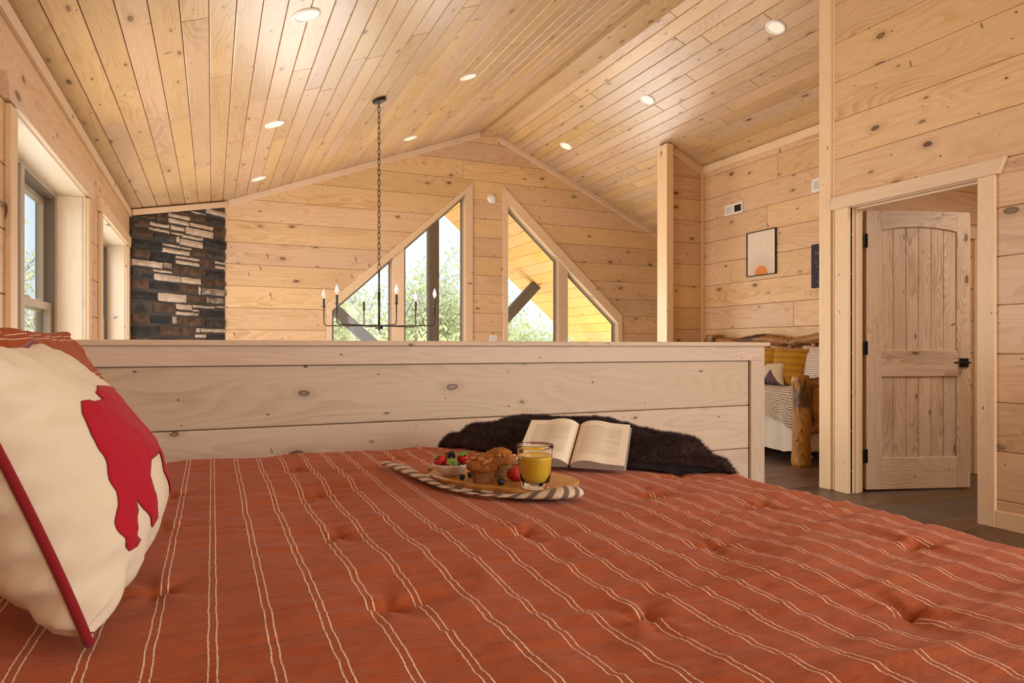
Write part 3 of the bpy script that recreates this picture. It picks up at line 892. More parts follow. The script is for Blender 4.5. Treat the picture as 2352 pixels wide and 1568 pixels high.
# ---------------------------------------------------------------- the bed and its comforter
def fabric(name, col, col2=None, rough=0.9, sheen=0.4, weave=260.0, bumpk=0.25, blot=0.12, sheen_tint=(1, 1, 1)):
    m, t, b = newmat(name)
    q = NB(t)
    tc = q.n('ShaderNodeTexCoord')
    P = tc.outputs['Object']
    n1 = q.noise(P, weave, 3.0, 0.7)
    n2 = q.noise(P, 9.0, 4.0, 0.6)
    c = q.mix(n2, tuple(k * (1 - blot) for k in col), tuple(min(1, k * (1 + blot)) for k in col))
    c = q.mix(q.math('MULTIPLY', n1, 0.3), c, col2 or tuple(k * 0.72 for k in col))
    q.l(c, b.inputs['Base Color'])
    b.inputs['Roughness'].default_value = rough
    b.inputs['Specular IOR Level'].default_value = 0.2
    b.inputs['Sheen Weight'].default_value = sheen
    b.inputs['Sheen Roughness'].default_value = 0.45
    b.inputs['Sheen Tint'].default_value = (*sheen_tint, 1)
    bp = q.n('ShaderNodeBump')
    q.l(n1, bp.inputs['Height']); bp.inputs['Strength'].default_value = bumpk; bp.inputs['Distance'].default_value = 0.0015
    q.l(bp.outputs[0], b.inputs['Normal'])
    return m, q, b, c, n1, bp

RUST = (0.40, 0.090, 0.027)
def rust_cloth(name, period, sep, width, phase=0.0):
    m, q, b, c, n1, bp = fabric(name, RUST, (0.15, 0.030, 0.009), sheen=0.12, weave=240, bumpk=0.7, sheen_tint=(1.0, 0.75, 0.68))
    uv = q.n('ShaderNodeUVMap'); uv.uv_map = 'UVMap'
    sx = q.n('ShaderNodeSeparateXYZ'); q.l(uv.outputs[0], sx.inputs[0])
    # long crinkles across the cloth
    cr = q.noise(q.vmath('MULTIPLY', uv.outputs[0], (5.0, 42.0, 1.0)), 1.0, 5.0, 0.62, 0.6)
    ln = q.noise(q.vmath('MULTIPLY', uv.outputs[0], (90.0, 420.0, 1.0)), 1.0, 2.0, 0.6)
    wob = q.math('MULTIPLY', q.math('SUBTRACT', q.noise(q.vmath('MULTIPLY', uv.outputs[0], (3.0, 16.0, 1.0)), 1.0, 3.0, 0.6), 0.5), 0.0055)
    wob2 = q.math('MULTIPLY', q.math('SUBTRACT', q.noise(q.vmath('MULTIPLY', uv.outputs[0], (30.0, 160.0, 1.0)), 1.0, 1.0, 0.5), 0.5), 0.0018)
    u = q.math('ADD', q.math('ADD', sx.outputs[0], wob), wob2)
    f = q.math('SUBTRACT', q.math('FRACT', q.math('ADD', q.math('DIVIDE', u, period), 0.5 + phase)), 0.5)
    d = q.math('ABSOLUTE', q.math('SUBTRACT', q.math('ABSOLUTE', f), sep / period / 2))
    stripe = q.math('SUBTRACT', 1.0, q.smooth(d, width / period * 0.35, width / period * 0.75))
    gap = q.math('ADD', 0.55, q.math('MULTIPLY', q.smooth(q.noise(q.vmath('MULTIPLY', uv.outputs[0], (40.0, 260.0, 1.0)), 1.0, 1.0, 0.5), 0.35, 0.5), 0.45))
    c2 = q.mix(q.math('MULTIPLY', q.smooth(cr, 0.42, 0.72), 0.45), c, (0.21, 0.042, 0.013))
    c2 = q.mix(q.math('MULTIPLY', q.smooth(ln, 0.5, 0.75), 0.35), c2, (0.52, 0.15, 0.062))
    c2 = q.mix(q.math('MULTIPLY', stripe, gap), c2, (0.86, 0.64, 0.55))
    q.l(c2, b.inputs['Base Color'])
    b2 = q.n('ShaderNodeBump')
    q.l(q.math('ADD', cr, q.math('MULTIPLY', stripe, 0.25)), b2.inputs['Height']); b2.inputs['Strength'].default_value = 1.0; b2.inputs['Distance'].default_value = 0.006
    q.l(bp.outputs[0], b2.inputs['Normal'])
    q.l(b2.outputs[0], b.inputs['Normal'])
    return m

def grid_mesh(name, nu, nv, fn, mat, parent=None, uvfn=None, smooth=True):
    """mesh of (nu+1)x(nv+1) points fn(i, j) with a UV map"""
    vs = [fn(i, j) for j in range(nv + 1) for i in range(nu + 1)]
    fs = [(j * (nu + 1) + i, j * (nu + 1) + i + 1, (j + 1) * (nu + 1) + i + 1, (j + 1) * (nu + 1) + i) for j in range(nv) for i in range(nu)]
    o = raw(name, vs, fs, mat, parent, smooth)
    if uvfn:
        uvs = [uvfn(i, j) for j in range(nv + 1) for i in range(nu + 1)]
        l = o.data.uv_layers.new(name='UVMap')
        for lp in o.data.loops:
            l.data[lp.index].uv = uvs[lp.vertex_index]
    return o

BZ = 0.655
BX0, BX1, BY0, BY1 = -0.62, 1.43, 0.44, 2.52
TUFTS = [(.238, 1.434), (.242, .995), (.591, 1.267), (.57, .814), (.907, 1.058), (1.268, .888), (1.249, 1.274), (-.09, 2.0), (-.085, 1.642), (.251, 1.855), (1.062, 1.495), (.95, .68), (.24, 2.25), (-.08, 1.22), (-.1, .8), (1.3, 1.68), (.60, 2.3), (1.25, .55), (.25, .62)]
def tray_mask(x, y):
    m = 1.0
    for (cx, cy, r0, r1) in ((.70, 1.72, .26, .42), (.80, 1.52, .12, .24), (.57, 2.0, .1, .22), (1.10, 1.85, .2, .34), (-.2, 1.2, .2, .4)):
        d = math.hypot(x - cx, y - cy)
        t = min(1, max(0, (d - r0) / (r1 - r0)))
        m = min(m, t * t * (3 - 2 * t))
    return m
def bed_h(x, y):
    h = 0.010 * fbm(x * 2.0, y * 2.0, 3.1) + 0.0075 * fbm(x * 2.2 + 0.5 * y, y * 6.5, 1.7) + 0.010 * max(0, 1 - 5.0 * abs(fbm(x * 1.3 + .3 * y, y * 5.0, 8.2, 2))) ** 2 * max(0, fbm(x * 1.7, y * 1.7, 12.0) + .25) + 0.0044 * fbm(x * 6.0, y * 24.0, 5.0, 4) + .0016 * fbm(x * 30.0, y * 55.0, 2.0, 2)
    h *= 0.12 + 0.88 * tray_mask(x, y)
    for tx, ty in TUFTS:
        dx, dy = x - tx, y - ty
        if abs(dx) < .3 and abs(dy) < .3:
            r2 = dx * dx + (dy * 1.15) ** 2
            h -= 0.014 * math.exp(-r2 / 0.00035) + 0.005 * math.exp(-r2 / 0.012)
            h += 0.004 * math.exp(-r2 / 0.009) * math.cos(5 * math.atan2(dy, dx) + tx * 9)
            # the pull line running out of each tuft along the bed
            h -= 0.005 * math.exp(-(dy - 0.12 * dx) ** 2 / 0.0002) * math.exp(-dx * dx / 0.006)
    return h
def drape(t, e, r=0.055):
    s = t - e
    if s <= 0: return t, 0.0
    if s < r * PI / 2: return e + r * math.sin(s / r), -r * (1 - math.cos(s / r))
    return e + r, -r - (s - r * PI / 2)
def comf(a, b):
    x, dz1 = drape(a, BX1)
    if b > (BY0 + BY1) / 2: y, dz2 = drape(b, BY1)
    else:
        y, dz2 = drape(-b, -BY0); y = -y
    dz = dz1 + dz2
    if dz1 and dz2: dz = min(dz1, dz2) - 0.3 * abs(max(dz1, dz2))
    h = bed_h(x, y)
    if dz < -.04:
        k = 0.018 * math.sin(b * 17 + 1.3) * min(1, -dz * 3) if dz1 else 0
        x += k
    return (x, y, BZ + h + dz)
bed = thing('bed', 'low king bed under the rust striped comforter', 'bed', (0.4, 1.48, 0))
bm = bmesh.new(); add_box(bm, (-1.0, -0.97, 0.32), (0.97, 0.98, 0.60), .05)
obj('mattress', bm, plain('mattress_cloth', (0.7, 0.66, 0.6), .9), bed, True)
bm = bmesh.new(); add_box(bm, (-1.0, -0.97, 0.12), (0.97, 0.98, 0.31), .01)
obj('box_spring', bm, plain('dark_box_spring', (0.06, 0.045, 0.035), .8), bed)
box('headboard', (-1.1, -1.0, 0.0), (-1.03, 1.0, 0.93), M['trim'], bed, .01, 'y')
for sx_ in (-.95, .9):
    for sy_ in (-.9, .9):
        box('leg', (sx_ - .03, sy_ - .03, 0.0), (sx_ + .03, sy_ + .03, .121), M['timber'], bed, .004, 'z')
NA, NB_ = 300, 370
A0, A1_, B0_, B1_ = BX0, BX1 + .42, BY0 - .40, BY1 + .38
M['rust'] = rust_cloth('rust_striped_cotton', 0.0722, 0.0102, 0.0023, phase=0.0)
comforter = grid_mesh('comforter', NA, NB_, lambda i, j: comf(A0 + (A1_ - A0) * i / NA, B0_ + (B1_ - B0_) * j / NB_), M['rust'],
                      uvfn=lambda i, j: (A0 + (A1_ - A0) * i / NA, B0_ + (B1_ - B0_) * j / NB_))
tag(comforter, 'tufted rust red comforter with paired white pinstripes spread over the bed', 'comforter')

# ---------------------------------------------------------------- pillows
class Pillow:
    def __init__(s, hw, hh, T, pinch=.07, power=.5, sag=.2, seed=0, wr=.004, rib=None):
        s.__dict__.update(locals())
    def __call__(s, u, v, side, off=0.0):
        pu = 1 - s.pinch * (1 - v * v) ** .8 if abs(v) < 1 else 1
        pv = 1 - s.pinch * (1 - u * u) ** .8 if abs(u) < 1 else 1
        x = s.hw * u * (1 - s.pinch * (1 - abs(v) ** 2.2) * abs(u)); y = s.hh * v * (1 - s.pinch * (1 - abs(u) ** 2.2) * abs(v))
        e = max(0.0, (1 - abs(u) ** 2.3)) * max(0.0, (1 - abs(v) ** 2.3))
        t = s.T * e ** s.power * (1 - s.sag * v * (1 - .3 * abs(v)))
        edge = min(1 - abs(u), 1 - abs(v))
        g = math.exp(-edge * 7) * (1 - math.exp(-edge * 60))
        t += s.wr * 2.2 * g * (math.sin((v if 1 - abs(u) < 1 - abs(v) else u) * 23 + s.seed) + .7 * fbm(u * 7, v * 7, s.seed))
        t += s.wr * fbm(u * 2.4, v * 3.0, s.seed + side * 4) * min(1, e * 4)
        if s.rib: t += s.rib(u, v) * min(1, e * 3)
        return (x, y, side * (t + off))
    def build(s, name, mat, parent=None, n=40, uvs=(1, 1)):
        vs, fs, uv = [], [], []
        idx = {}
        for side in (1, -1):
            for j in range(n + 1):
                for i in range(n + 1):
                    # denser towards the seams
                    u = math.sin(PI / 2 * (2 * i / n - 1)); v = math.sin(PI / 2 * (2 * j / n - 1))
                    bnd = i in (0, n) or j in (0, n)
                    if bnd and side == -1: idx[side, i, j] = idx[1, i, j]; continue
                    idx[side, i, j] = len(vs)
                    vs.append(s(u, v, side) if not bnd else s(u, v, side)[:2] + (0.0,)); uv.append((u * s.hw * uvs[0], v * s.hh * uvs[1]))
            for j in range(n):
                for i in range(n):
                    q = (idx[side, i, j], idx[side, i + 1, j], idx[side, i + 1, j + 1], idx[side, i, j + 1])
                    fs.append(q if side == 1 else q[::-1])
        o = raw(name, vs, fs, mat, parent, True)
        l = o.data.uv_layers.new(name='UVMap')
        for lp in o.data.loops: l.data[lp.index].uv = uv[lp.vertex_index]
        return o
    def seam(s, n=40):
        pts = []
        for k in range(n): pts.append((-1 + 2 * k / n, -1))
        for k in range(n): pts.append((1, -1 + 2 * k / n))
        for k in range(n): pts.append((1 - 2 * k / n, 1))
        for k in range(n): pts.append((-1, 1 - 2 * k / n))
        return [Vector(s(u, v, 1)[:2] + (0.0,)) for u, v in pts]

def pose(o, c, u, v):
    o.matrix_world = frame(c, u, Vector(v) - Vector(u).normalized() * Vector(v).dot(Vector(u).normalized()))

M['cream'] = fabric('cream_canvas', (0.72, 0.64, 0.50), (0.62, 0.53, 0.40), sheen=0.15, weave=320, bumpk=.15, blot=.05)[0]
M['red'] = fabric('red_felt', (0.42, 0.012, 0.030), (0.26, 0.006, 0.018), sheen=0.08, weave=300, bumpk=.3, blot=.1)[0]
M['redcord'] = fabric('red_piping_cord', (0.22, 0.010, 0.016), sheen=0.2, weave=400, bumpk=.3)[0]

bear = Pillow(BEAR_HW, BEAR_HH, BEAR_T, pinch=.10, power=.55, sag=BEAR_SAG, seed=2, wr=.007)
bp = bear.build('throw_pillow', M['cream'], n=56)
tag(bp, 'cream throw pillow with a red bear shape and red piping, standing at the bed head', 'pillow')
pose(bp, BEAR_C, BEAR_U, BEAR_V)
bm = bmesh.new()
pts = bear.seam(44); pts = pts + pts[:2]
tube(bm, pts, .0062, 8)
obj('piping', bm, M['redcord'], bp, True)
# the felt bear: a closed outline on the front, laid on the curved face
out2 = [Vector((u, v, 0)) for u, v in BEAR_OUT]
bm = bmesh.new()
bv = [bm.verts.new(p) for p in out2]
f0 = bm.faces.new(bv)
bmesh.ops.triangulate(bm, faces=[f0])
for _ in range(9):
    es = [e for e in bm.edges if e.calc_length() > .05]
    if not es: break
    bmesh.ops.subdivide_edges(bm, edges=es, cuts=1)
    bmesh.ops.triangulate(bm, faces=[f for f in bm.faces if len(f.verts) > 3])
for v in bm.verts:
    v.co = Vector(bear(max(-.995, min(.995, v.co.x)), max(-.995, min(.995, v.co.y)), 1, .0016))
r_ = bmesh.ops.extrude_face_region(bm, geom=bm.faces[:])
for v in [g for g in r_['geom'] if isinstance(g, bmesh.types.BMVert)]:
    v.co.z += .0016
obj('bear_patch', bm, M['red'], bp, True)

M['rust2'] = rust_cloth('rust_sham_cotton', 0.115, 0.0125, 0.0022, phase=0.2)
sham = Pillow(SHAM_HW, SHAM_HH, SHAM_T, pinch=.06, power=.5, sag=.1, seed=5, wr=.009)
sp_ = sham.build('bed_pillow', M['rust2'], n=56)
for lp in sp_.data.loops:                          # stripes run across the sham
    w_ = sp_.data.uv_layers[0].data[lp.index].uv
    sp_.data.uv_layers[0].data[lp.index].uv = (w_[1], w_[0])
tag(sp_, 'rust red pinstriped bed pillow leaning behind the cream bear pillow', 'pillow')
pose(sp_, SHAM_C, SHAM_U, SHAM_V)

# ---------------------------------------------------------------- breakfast on the bed
TZ = BZ + 0.013
BT = BZ + 0.030
# striped towel under the board: a rolled front fold along a path and a flat layer behind
def towel_mat():
    m, q, b, c, n1, bp = fabric('striped_linen', (0.68, 0.56, 0.45), (0.5, 0.40, 0.31), sheen=.1, weave=420, bumpk=.3, blot=.06)
    uv = q.n('ShaderNodeUVMap'); uv.uv_map = 'UVMap'
    sx = q.n('ShaderNodeSeparateXYZ'); q.l(uv.outputs[0], sx.inputs[0])
    f = q.math('FRACT', q.math('DIVIDE', q.math('ADD', sx.outputs[0], q.math('MULTIPLY', sx.outputs[1], 0.9)), 0.058))
    st = q.math('MULTIPLY', q.smooth(f, 0.50, 0.53), q.math('SUBTRACT', 1.0, q.smooth(f, 0.93, 0.96)))
    q.l(q.mix(q.math('MULTIPLY', st, .9), c, (0.13, 0.078, 0.065)), b.inputs['Base Color'])
    return m
M['towel'] = towel_mat()
tw_path = [(.500, 2.16), (.520, 2.06), (.535, 1.95), (.548, 1.84), (.560, 1.75), (.590, 1.655), (.635, 1.585), (.70, 1.530), (.765, 1.492), (.815, 1.485), (.845, 1.492)]
tw_w = [.014, .019, .020, .017, .012, .009, .009, .016, .027, .034, .028]
tw_h = [.006, .008, .008, .006, .004, .003, .003, .006, .012, .015, .012]
def spl(pts, t):
    n = len(pts) - 1
    x = t * n; i = min(int(x), n - 1); f = x - i
    p0 = pts[max(i - 1, 0)]; p1 = pts[i]; p2 = pts[i + 1]; p3 = pts[min(i + 2, n)]
    def cr(a, b, c, d): return .5 * (2 * b + (c - a) * f + (2 * a - 5 * b + 4 * c - d) * f * f + (3 * b - a - 3 * c + d) * f ** 3)
    if hasattr(p0, '__len__'): return tuple(cr(*k) for k in zip(p0, p1, p2, p3))
    return cr(p0, p1, p2, p3)
NS, NR = 90, 20
def towel_pt(i, j):
    t = j / NS; p = Vector(spl(tw_path, t)); e = .004
    d = (Vector(spl(tw_path, min(1, t + e))) - Vector(spl(tw_path, max(0, t - e)))).normalized(); nrm = Vector((-d.y, d.x))
    a = 2 * PI * i / NR
    en = min(1, min(t, 1 - t) * 28 + .18) ** .6
    w = spl(tw_w, t) * en; h = spl(tw_h, t) * en
    k = 1 + .10 * fbm(t * 12, math.cos(a), math.sin(a))
    q_ = p + nrm * (w * math.cos(a) * k)
    return (q_.x, q_.y, TZ - .004 + h + h * math.sin(a) * k)
towel = grid_mesh('towel', NR, NS, towel_pt, M['towel'], uvfn=lambda i, j: (j / NS * 1.02, i / NR * .10))
tag(towel, 'cream linen towel with dark brown stripes folded under the serving board', 'towel')
flat = [(.545, 1.90), (.60, 1.66), (.70, 1.54), (.80, 1.49), (.865, 1.60), (.93, 1.76), (.86, 1.86), (.70, 1.96)]
def flat_pt(i, j):
    a = 2 * PI * i / 48; r = j / 10
    k = i / 48 * len(flat); i0 = int(k) % len(flat); f = k - int(k)
    ex = flat[i0][0] * (1 - f) + flat[(i0 + 1) % len(flat)][0] * f; ey = flat[i0][1] * (1 - f) + flat[(i0 + 1) % len(flat)][1] * f
    x = .73 + (ex - .73) * r; y = 1.73 + (ey - 1.73) * r
    return (x, y, TZ - .004 + .003 * fbm(x * 20, y * 20) * r + .002)
lay = grid_mesh('layer', 48, 10, flat_pt, M['towel'], towel, uvfn=lambda i, j: (flat_pt(i, j)[0] * .8 - flat_pt(i, j)[1] * .6, 0))
md = lay.modifiers.new('thick', 'SOLIDIFY'); md.thickness = .004

# live-edge serving board with a stub of a handle
axd = Vector((.47, -.883)).normalized(); axn = Vector((-axd.y, axd.x))
def board_outline(n=80):
    o = []
    for k in range(n):
        a = 2 * PI * k / n
        L_, Wd = .225, .135
        x = L_ * math.copysign(abs(math.cos(a)) ** .8, math.cos(a)); y = Wd * math.copysign(abs(math.sin(a)) ** .75, math.sin(a))
        y += .006 * fbm(math.cos(a) * 2.1, math.sin(a) * 2.1, 7)
        o.append((x, y))
    return o
bd = thing('serving_board', 'live-edge wooden serving board on the striped towel', 'board', (.735, 1.725, BT - .020), math.atan2(axd.y, axd.x))
ol_ = board_outline()
bm = bmesh.new()
lv = [(0.0, .93), (.002, .965), (.012, 1.0), (.017, 1.0), (.020, .985)]
rg = []
for z_, s_ in lv:
    rg.append([bm.verts.new((x * s_, y * s_ + (.0025 * fbm(x * 40, y * 40, z_ * 80) if 0 < z_ < .015 else 0), z_)) for x, y in ol_])
for A_, B_ in zip(rg, rg[1:]):
    for k in range(len(A_)):
        j = (k + 1) % len(A_); bm.faces.new((A_[k], A_[j], B_[j], B_[k]))
bm.faces.new(rg[0][::-1]); bm.faces.new(rg[-1])
obj('slab', bm, M['board'], bd)
bm = bmesh.new(); add_box(bm, (-.275, -.022, .003), (-.205, .022, .019), .007)
obj('handle', bm, M['board'], bd)

ceram = plain('white_glazed_ceramic', (0.78, 0.72, 0.64), .25, var=.03)
bowl = thing('small_bowl', 'small white bowl of strawberries on the serving board', 'bowl', (.606, 1.785, BT))
bm = bmesh.new()
lathe(bm, [(0, .002), (.018, 0), (.021, .001), (.023, .004), (.038, .013), (.049, .026), (.0515, .033), (.050, .0345), (.0475, .032), (.036, .017), (.02, .009), (0, .008)], 40)
obj('body', bm, ceram, bowl, True)

berry = newmat('strawberry_skin')
def strawberry_mat():
    m, t, b = berry
    q = NB(t); tc = q.n('ShaderNodeTexCoord')
    vo = q.n('ShaderNodeTexVoronoi'); q.l(tc.outputs['Object'], vo.inputs['Vector']); vo.inputs['Scale'].default_value = 260.0
    sd = q.math('SUBTRACT', 1.0, q.smooth(vo.outputs['Distance'], .12, .26))
    q.l(q.mix(q.math('MULTIPLY', sd, .8), (0.50, 0.010, 0.012), (0.75, 0.35, 0.08)), b.inputs['Base Color'])
    b.inputs['Roughness'].default_value = .28
    b.inputs['Subsurface Weight'].default_value = .15
    b.inputs['Subsurface Radius'].default_value = (.004, .001, .001)
    q.bump(b, vo.outputs['Distance'], .6, .002)
    return m
strawberry_mat()
leafm = plain('strawberry_leaf', (0.17, 0.30, 0.045), .5, var=.35, scale=60)
def strawberry(label, loc, axis, size=1.0, group='strawberries of the breakfast'):
    t = thing('strawberry', label, 'strawberry', loc, 0, group)
    ax = Vector(axis).normalized()           # from tip to crown
    R = ax.to_track_quat('Z', 'Y').to_matrix().to_4x4()
    bm = bmesh.new()
    pr = [(0, -.020), (.006, -.0175), (.0105, -.011), (.0142, -.002), (.0155, .006), (.0135, .0125), (.008, .0155), (0, .0160)]
    lathe(bm, [(r * size, z * size) for r, z in pr], 20)
    o = obj('fruit', bm, berry[0], t, True, R)
    bm = bmesh.new()
    r2 = random.Random(sum(ord(c) for c in label))
    for ring_, n_, l_ in ((0, 8, .017), (1, 6, .011)):
        for k in range(n_):
            a_ = 2 * PI * (k + .5 * ring_) / n_ + r2.uniform(-.15, .15); L_ = l_ * size * r2.uniform(.85, 1.15)
            d = Vector((math.cos(a_), math.sin(a_), 0)); s_ = Vector((-d.y, d.x, 0)); lift = r2.uniform(.0, .5) + .25 * ring_
            z0 = .0158 * size
            pts = [(0, .0022), (.35, .0040), (.7, .0030), (1.0, .0002)]
            prev = None
            for f_, w_ in pts:
                c_ = d * L_ * f_ + Vector((0, 0, z0 + L_ * lift * f_ * (1 - .9 * f_) + .001))
                row = [bm.verts.new(c_ - s_ * w_ * size), bm.verts.new(c_ + Vector((0, 0, .0008))), bm.verts.new(c_ + s_ * w_ * size)]
                if prev:
                    bm.faces.new((prev[0], prev[1], row[1], row[0])); bm.faces.new((prev[1], prev[2], row[2], row[1]))
                prev = row
    obj('crown', bm, leafm, t, True, R)
    bm = bmesh.new(); tube(bm, [(0, 0, .015 * size), (.001, 0, .022 * size)], [.0016, .001], 6)
    obj('stem', bm, leafm, t, True, R)
    return t
bx, by = .606, 1.785
# offsets in the bowl along the picture's right (rx) and away (ax_) directions on the bed
rv_ = Vector((.914, -.406)); av_ = Vector((.406, .914))
def inb(r, a, z): return (bx + rv_.x * r + av_.x * a, by + rv_.y * r + av_.y * a, BT + z)
def dirw(r, a, z): return (rv_.x * r + av_.x * a, rv_.y * r + av_.y * a, z)
strawberry('strawberry in the white bowl leaning out on the side away from the muffins', inb(-.027, -.004, .036), dirw(-.55, -.1, .75), 1.15)
strawberry('strawberry in the white bowl showing its full star of green leaves', inb(.003, -.024, .031), dirw(.30, -.75, .55), 1.15)
strawberry('strawberry in the white bowl nearest the muffins', inb(.034, .004, .041), dirw(.0, -.25, .9), 1.15)
strawberry('strawberry mostly hidden behind the blackberry in the white bowl', inb(-.004, .022, .040), dirw(-.3, .2, .9), 1.1)
strawberry('single strawberry lying on the board behind the juice glass', (.737, 1.640, BT + .017), dirw(-.8, .1, .55), 1.25)

darkb = plain('blackberry_skin', (0.012, 0.006, 0.014), .3, var=.3)
bb = thing('blackberry', 'blackberry on top of the strawberries in the white bowl', 'blackberry', inb(.002, .003, .055))
bm = bmesh.new()
for k in range(46):
    zc_ = 1 - 2 * (k + .5) / 46; a_ = k * 2.39996
    c_ = Vector((math.sqrt(1 - zc_ * zc_) * math.cos(a_) * .0085, math.sqrt(1 - zc_ * zc_) * math.sin(a_) * .0085, zc_ * .0105))
    bmesh.ops.create_icosphere(bm, subdivisions=1, radius=.0031, matrix=Matrix.Translation(c_))
bo = obj('drupelets', bm, darkb, bb, True); bo['kind'] = 'stuff'
bluem = plain('blueberry_skin', (0.022, 0.024, 0.055), .45, var=.45, scale=90)
def blueberry(label, loc, r=.0085, tilt=(.2, .1, 1)):
    t = thing('blueberry', label, 'blueberry', loc, 0, 'blueberries of the breakfast')
    R = Vector(tilt).normalized().to_track_quat('Z', 'Y').to_matrix().to_4x4()
    bm = bmesh.new()
    lathe(bm, [(0, -.9 * r), (.5 * r, -.8 * r), (.87 * r, -.42 * r), (r, .05 * r), (.88 * r, .5 * r), (.55 * r, .82 * r), (.36 * r, .86 * r), (.28 * r, .76 * r), (0, .74 * r)], 18)
    obj('skin', bm, bluem, t, True, R)
    bm = bmesh.new()
    for k in range(5):
        a_ = 2 * PI * k / 5
        d = Vector((math.cos(a_), math.sin(a_), 0)); s_ = Vector((-d.y, d.x, 0)) * .14 * r
        bm.faces.new([bm.verts.new(d * .34 * r - s_ + Vector((0, 0, .84 * r))), bm.verts.new(d * .34 * r + s_ + Vector((0, 0, .84 * r))), bm.verts.new(d * .55 * r + Vector((0, 0, 1.0 * r)))])
    obj('calyx', bm, bluem, t, False, R)
blueberry('blueberry on the board in front of the white bowl', (.613, 1.712, BT + .0077))
blueberry('blueberry on the board half hidden behind the front muffin', (.645, 1.735, BT + .0077), .0085)
blueberry('plump blueberry on the board between front muffin and juice glass', (.681, 1.605, BT + .0095), .0105, (.1, -.5, 1))
blueberry('blueberry in the white bowl under the leaning strawberry', inb(-.012, -.034, .031), .0078)
blueberry('blueberry in the white bowl under the strawberry nearest the muffins', inb(.026, -.026, .032), .0078)

# muffins: pleated paper cup, domed nutty top
cupm = plain('baked_paper_cup', (0.30, 0.14, 0.055), .8, var=.5, scale=50)
def muffin_mat():
    m, t, b = newmat('muffin_crust'); q = NB(t); tc = q.n('ShaderNodeTexCoord')
    a_ = q.noise(tc.outputs['Object'], 45.0, 5.0, .65); f_ = q.noise(tc.outputs['Object'], 240.0, 3.0, .7)
    c_ = q.mix(q.smooth(a_, .35, .65), (0.22, 0.070, 0.016), (0.40, 0.150, 0.036))
    c_ = q.mix(q.math('MULTIPLY', q.smooth(f_, .55, .75), .6), c_, (0.17, 0.05, 0.014))
    q.l(c_, b.inputs['Base Color']); b.inputs['Roughness'].default_value = .75; b.inputs['Specular IOR Level'].default_value = .25
    q.bump(b, q.math('ADD', a_, q.math('MULTIPLY', f_, .4)), .8, .004)
    return m
mufm = muffin_mat()
nutm = plain('walnut_piece', (0.50, 0.25, 0.085), .6, var=.35, scale=90)
def muffin(label, loc, seed, tilt=0.0, rz=0.0):
    t = thing('muffin', label, 'muffin', loc, rz, 'nut muffins on the board')
    t.rotation_euler = (tilt, 0, rz)
    bm = bmesh.new()
    NP = 34
    def pl_(r, z, a): 
        k = 1 + .035 * math.cos(a * NP) if r > .02 else 1
        return (r * k * math.cos(a), r * k * math.sin(a), z)
    lathe(bm, [(0, .0), (.022, 0), (.0262, .001), (.0335, .037), (.0325, .037), (.026, .004), (0, .004)], NP * 4, fn=pl_)
    obj('paper_cup', bm, cupm, t, False)
    bm = bmesh.new()
    def dome(r, z, a):
        k = 1 + .07 * fbm(math.cos(a) * 1.4, math.sin(a) * 1.4, seed + z * 30) + .05 * fbm(math.cos(a) * 5, math.sin(a) * 5, seed + z * 90)
        return (r * k * math.cos(a), r * k * math.sin(a), z + .0045 * fbm(math.cos(a) * r * 90, math.sin(a) * r * 90, seed) * min(1, (z - .03) * 60))
    lathe(bm, [(0, .030), (.030, .031), (.038, .033), (.0435, .038), (.0445, .044), (.042, .050), (.037, .056), (.032, .061), (.027, .067), (.021, .072), (.013, .0755), (.006, .0765), (0, .077)], 56, fn=dome)
    obj('top', bm, mufm, t, True)
    r2 = random.Random(seed)
    for k in range(13):
        a_ = r2.uniform(0, 2 * PI); rr_ = .038 * math.sqrt(r2.uniform(.02, 1))
        z_ = .077 - 14.5 * rr_ * rr_ - .001
        bm = bmesh.new()
        s_ = r2.uniform(.0028, .0055)
        add_box(bm, (-s_ * 1.5, -s_, -s_ * .7), (s_ * 1.5, s_, s_ * .7), s_ * .35)
        for v in bm.verts: v.co += Vector((r2.uniform(-1, 1), r2.uniform(-1, 1), r2.uniform(-1, 1))) * s_ * .22
        o = obj('nut_piece', bm, nutm, t, True)
        o.matrix_local = Matrix.Translation((rr_ * math.cos(a_), rr_ * math.sin(a_), z_)) @ Matrix.Rotation(r2.uniform(0, 3), 4, 'Z') @ Matrix.Rotation(r2.uniform(-.6, .6), 4, 'X')
    return t
muffin('walnut muffin in a pleated paper cup at the front of the board', (.652, 1.655, BT), 3, 0.0, .4)
muffin('walnut muffin in a paper cup set behind the other muffin', (.728, 1.728, BT), 9, 0.06, 2.2)

# glass of orange juice
gm, gt, gb_ = newmat('clear_glass')
gb_.inputs['Base Color'].default_value = (1, 1, 1, 1)
gb_.inputs['Roughness'].default_value = 0.0
gb_.inputs['Transmission Weight'].default_value = 1.0
gb_.inputs['IOR'].default_value = 1.47
q = NB(gt)                                          # shadow rays pass as through thin glass
jm = plain('orange_juice', (1.0, 0.66, 0.04), .18, var=.04, Subsurface_Weight=.2)
jm.node_tree.nodes['Principled BSDF'].inputs['Subsurface Radius'].default_value = (.02, .01, .003)
glass = thing('juice_glass', 'clear tumbler of orange juice standing on the serving board', 'glass', (.748, 1.540, BT))
GR = [(0, 0), (.031, 0), (.0345, .002), (.0355, .006), (.0405, .040), (.0445, .075), (.0462, .100), (.0466, .1085), (.0458, .1100), (.0448, .1085), (.0444, .100), (.0428, .075), (.0388, .040), (.0345, .020), (.031, .0165), (0, .016)]
bm = bmesh.new(); lathe(bm, GR, 64)
obj('tumbler', bm, gm, glass, True)
bm = bmesh.new()
lathe(bm, [(0, .0162), (.0308, .0167), (.0343, .0202), (.0386, .040), (.0426, .075), (.0433, .0835), (.0425, .0828), (0, .0825)], 64)
obj('juice', bm, jm, glass, True)

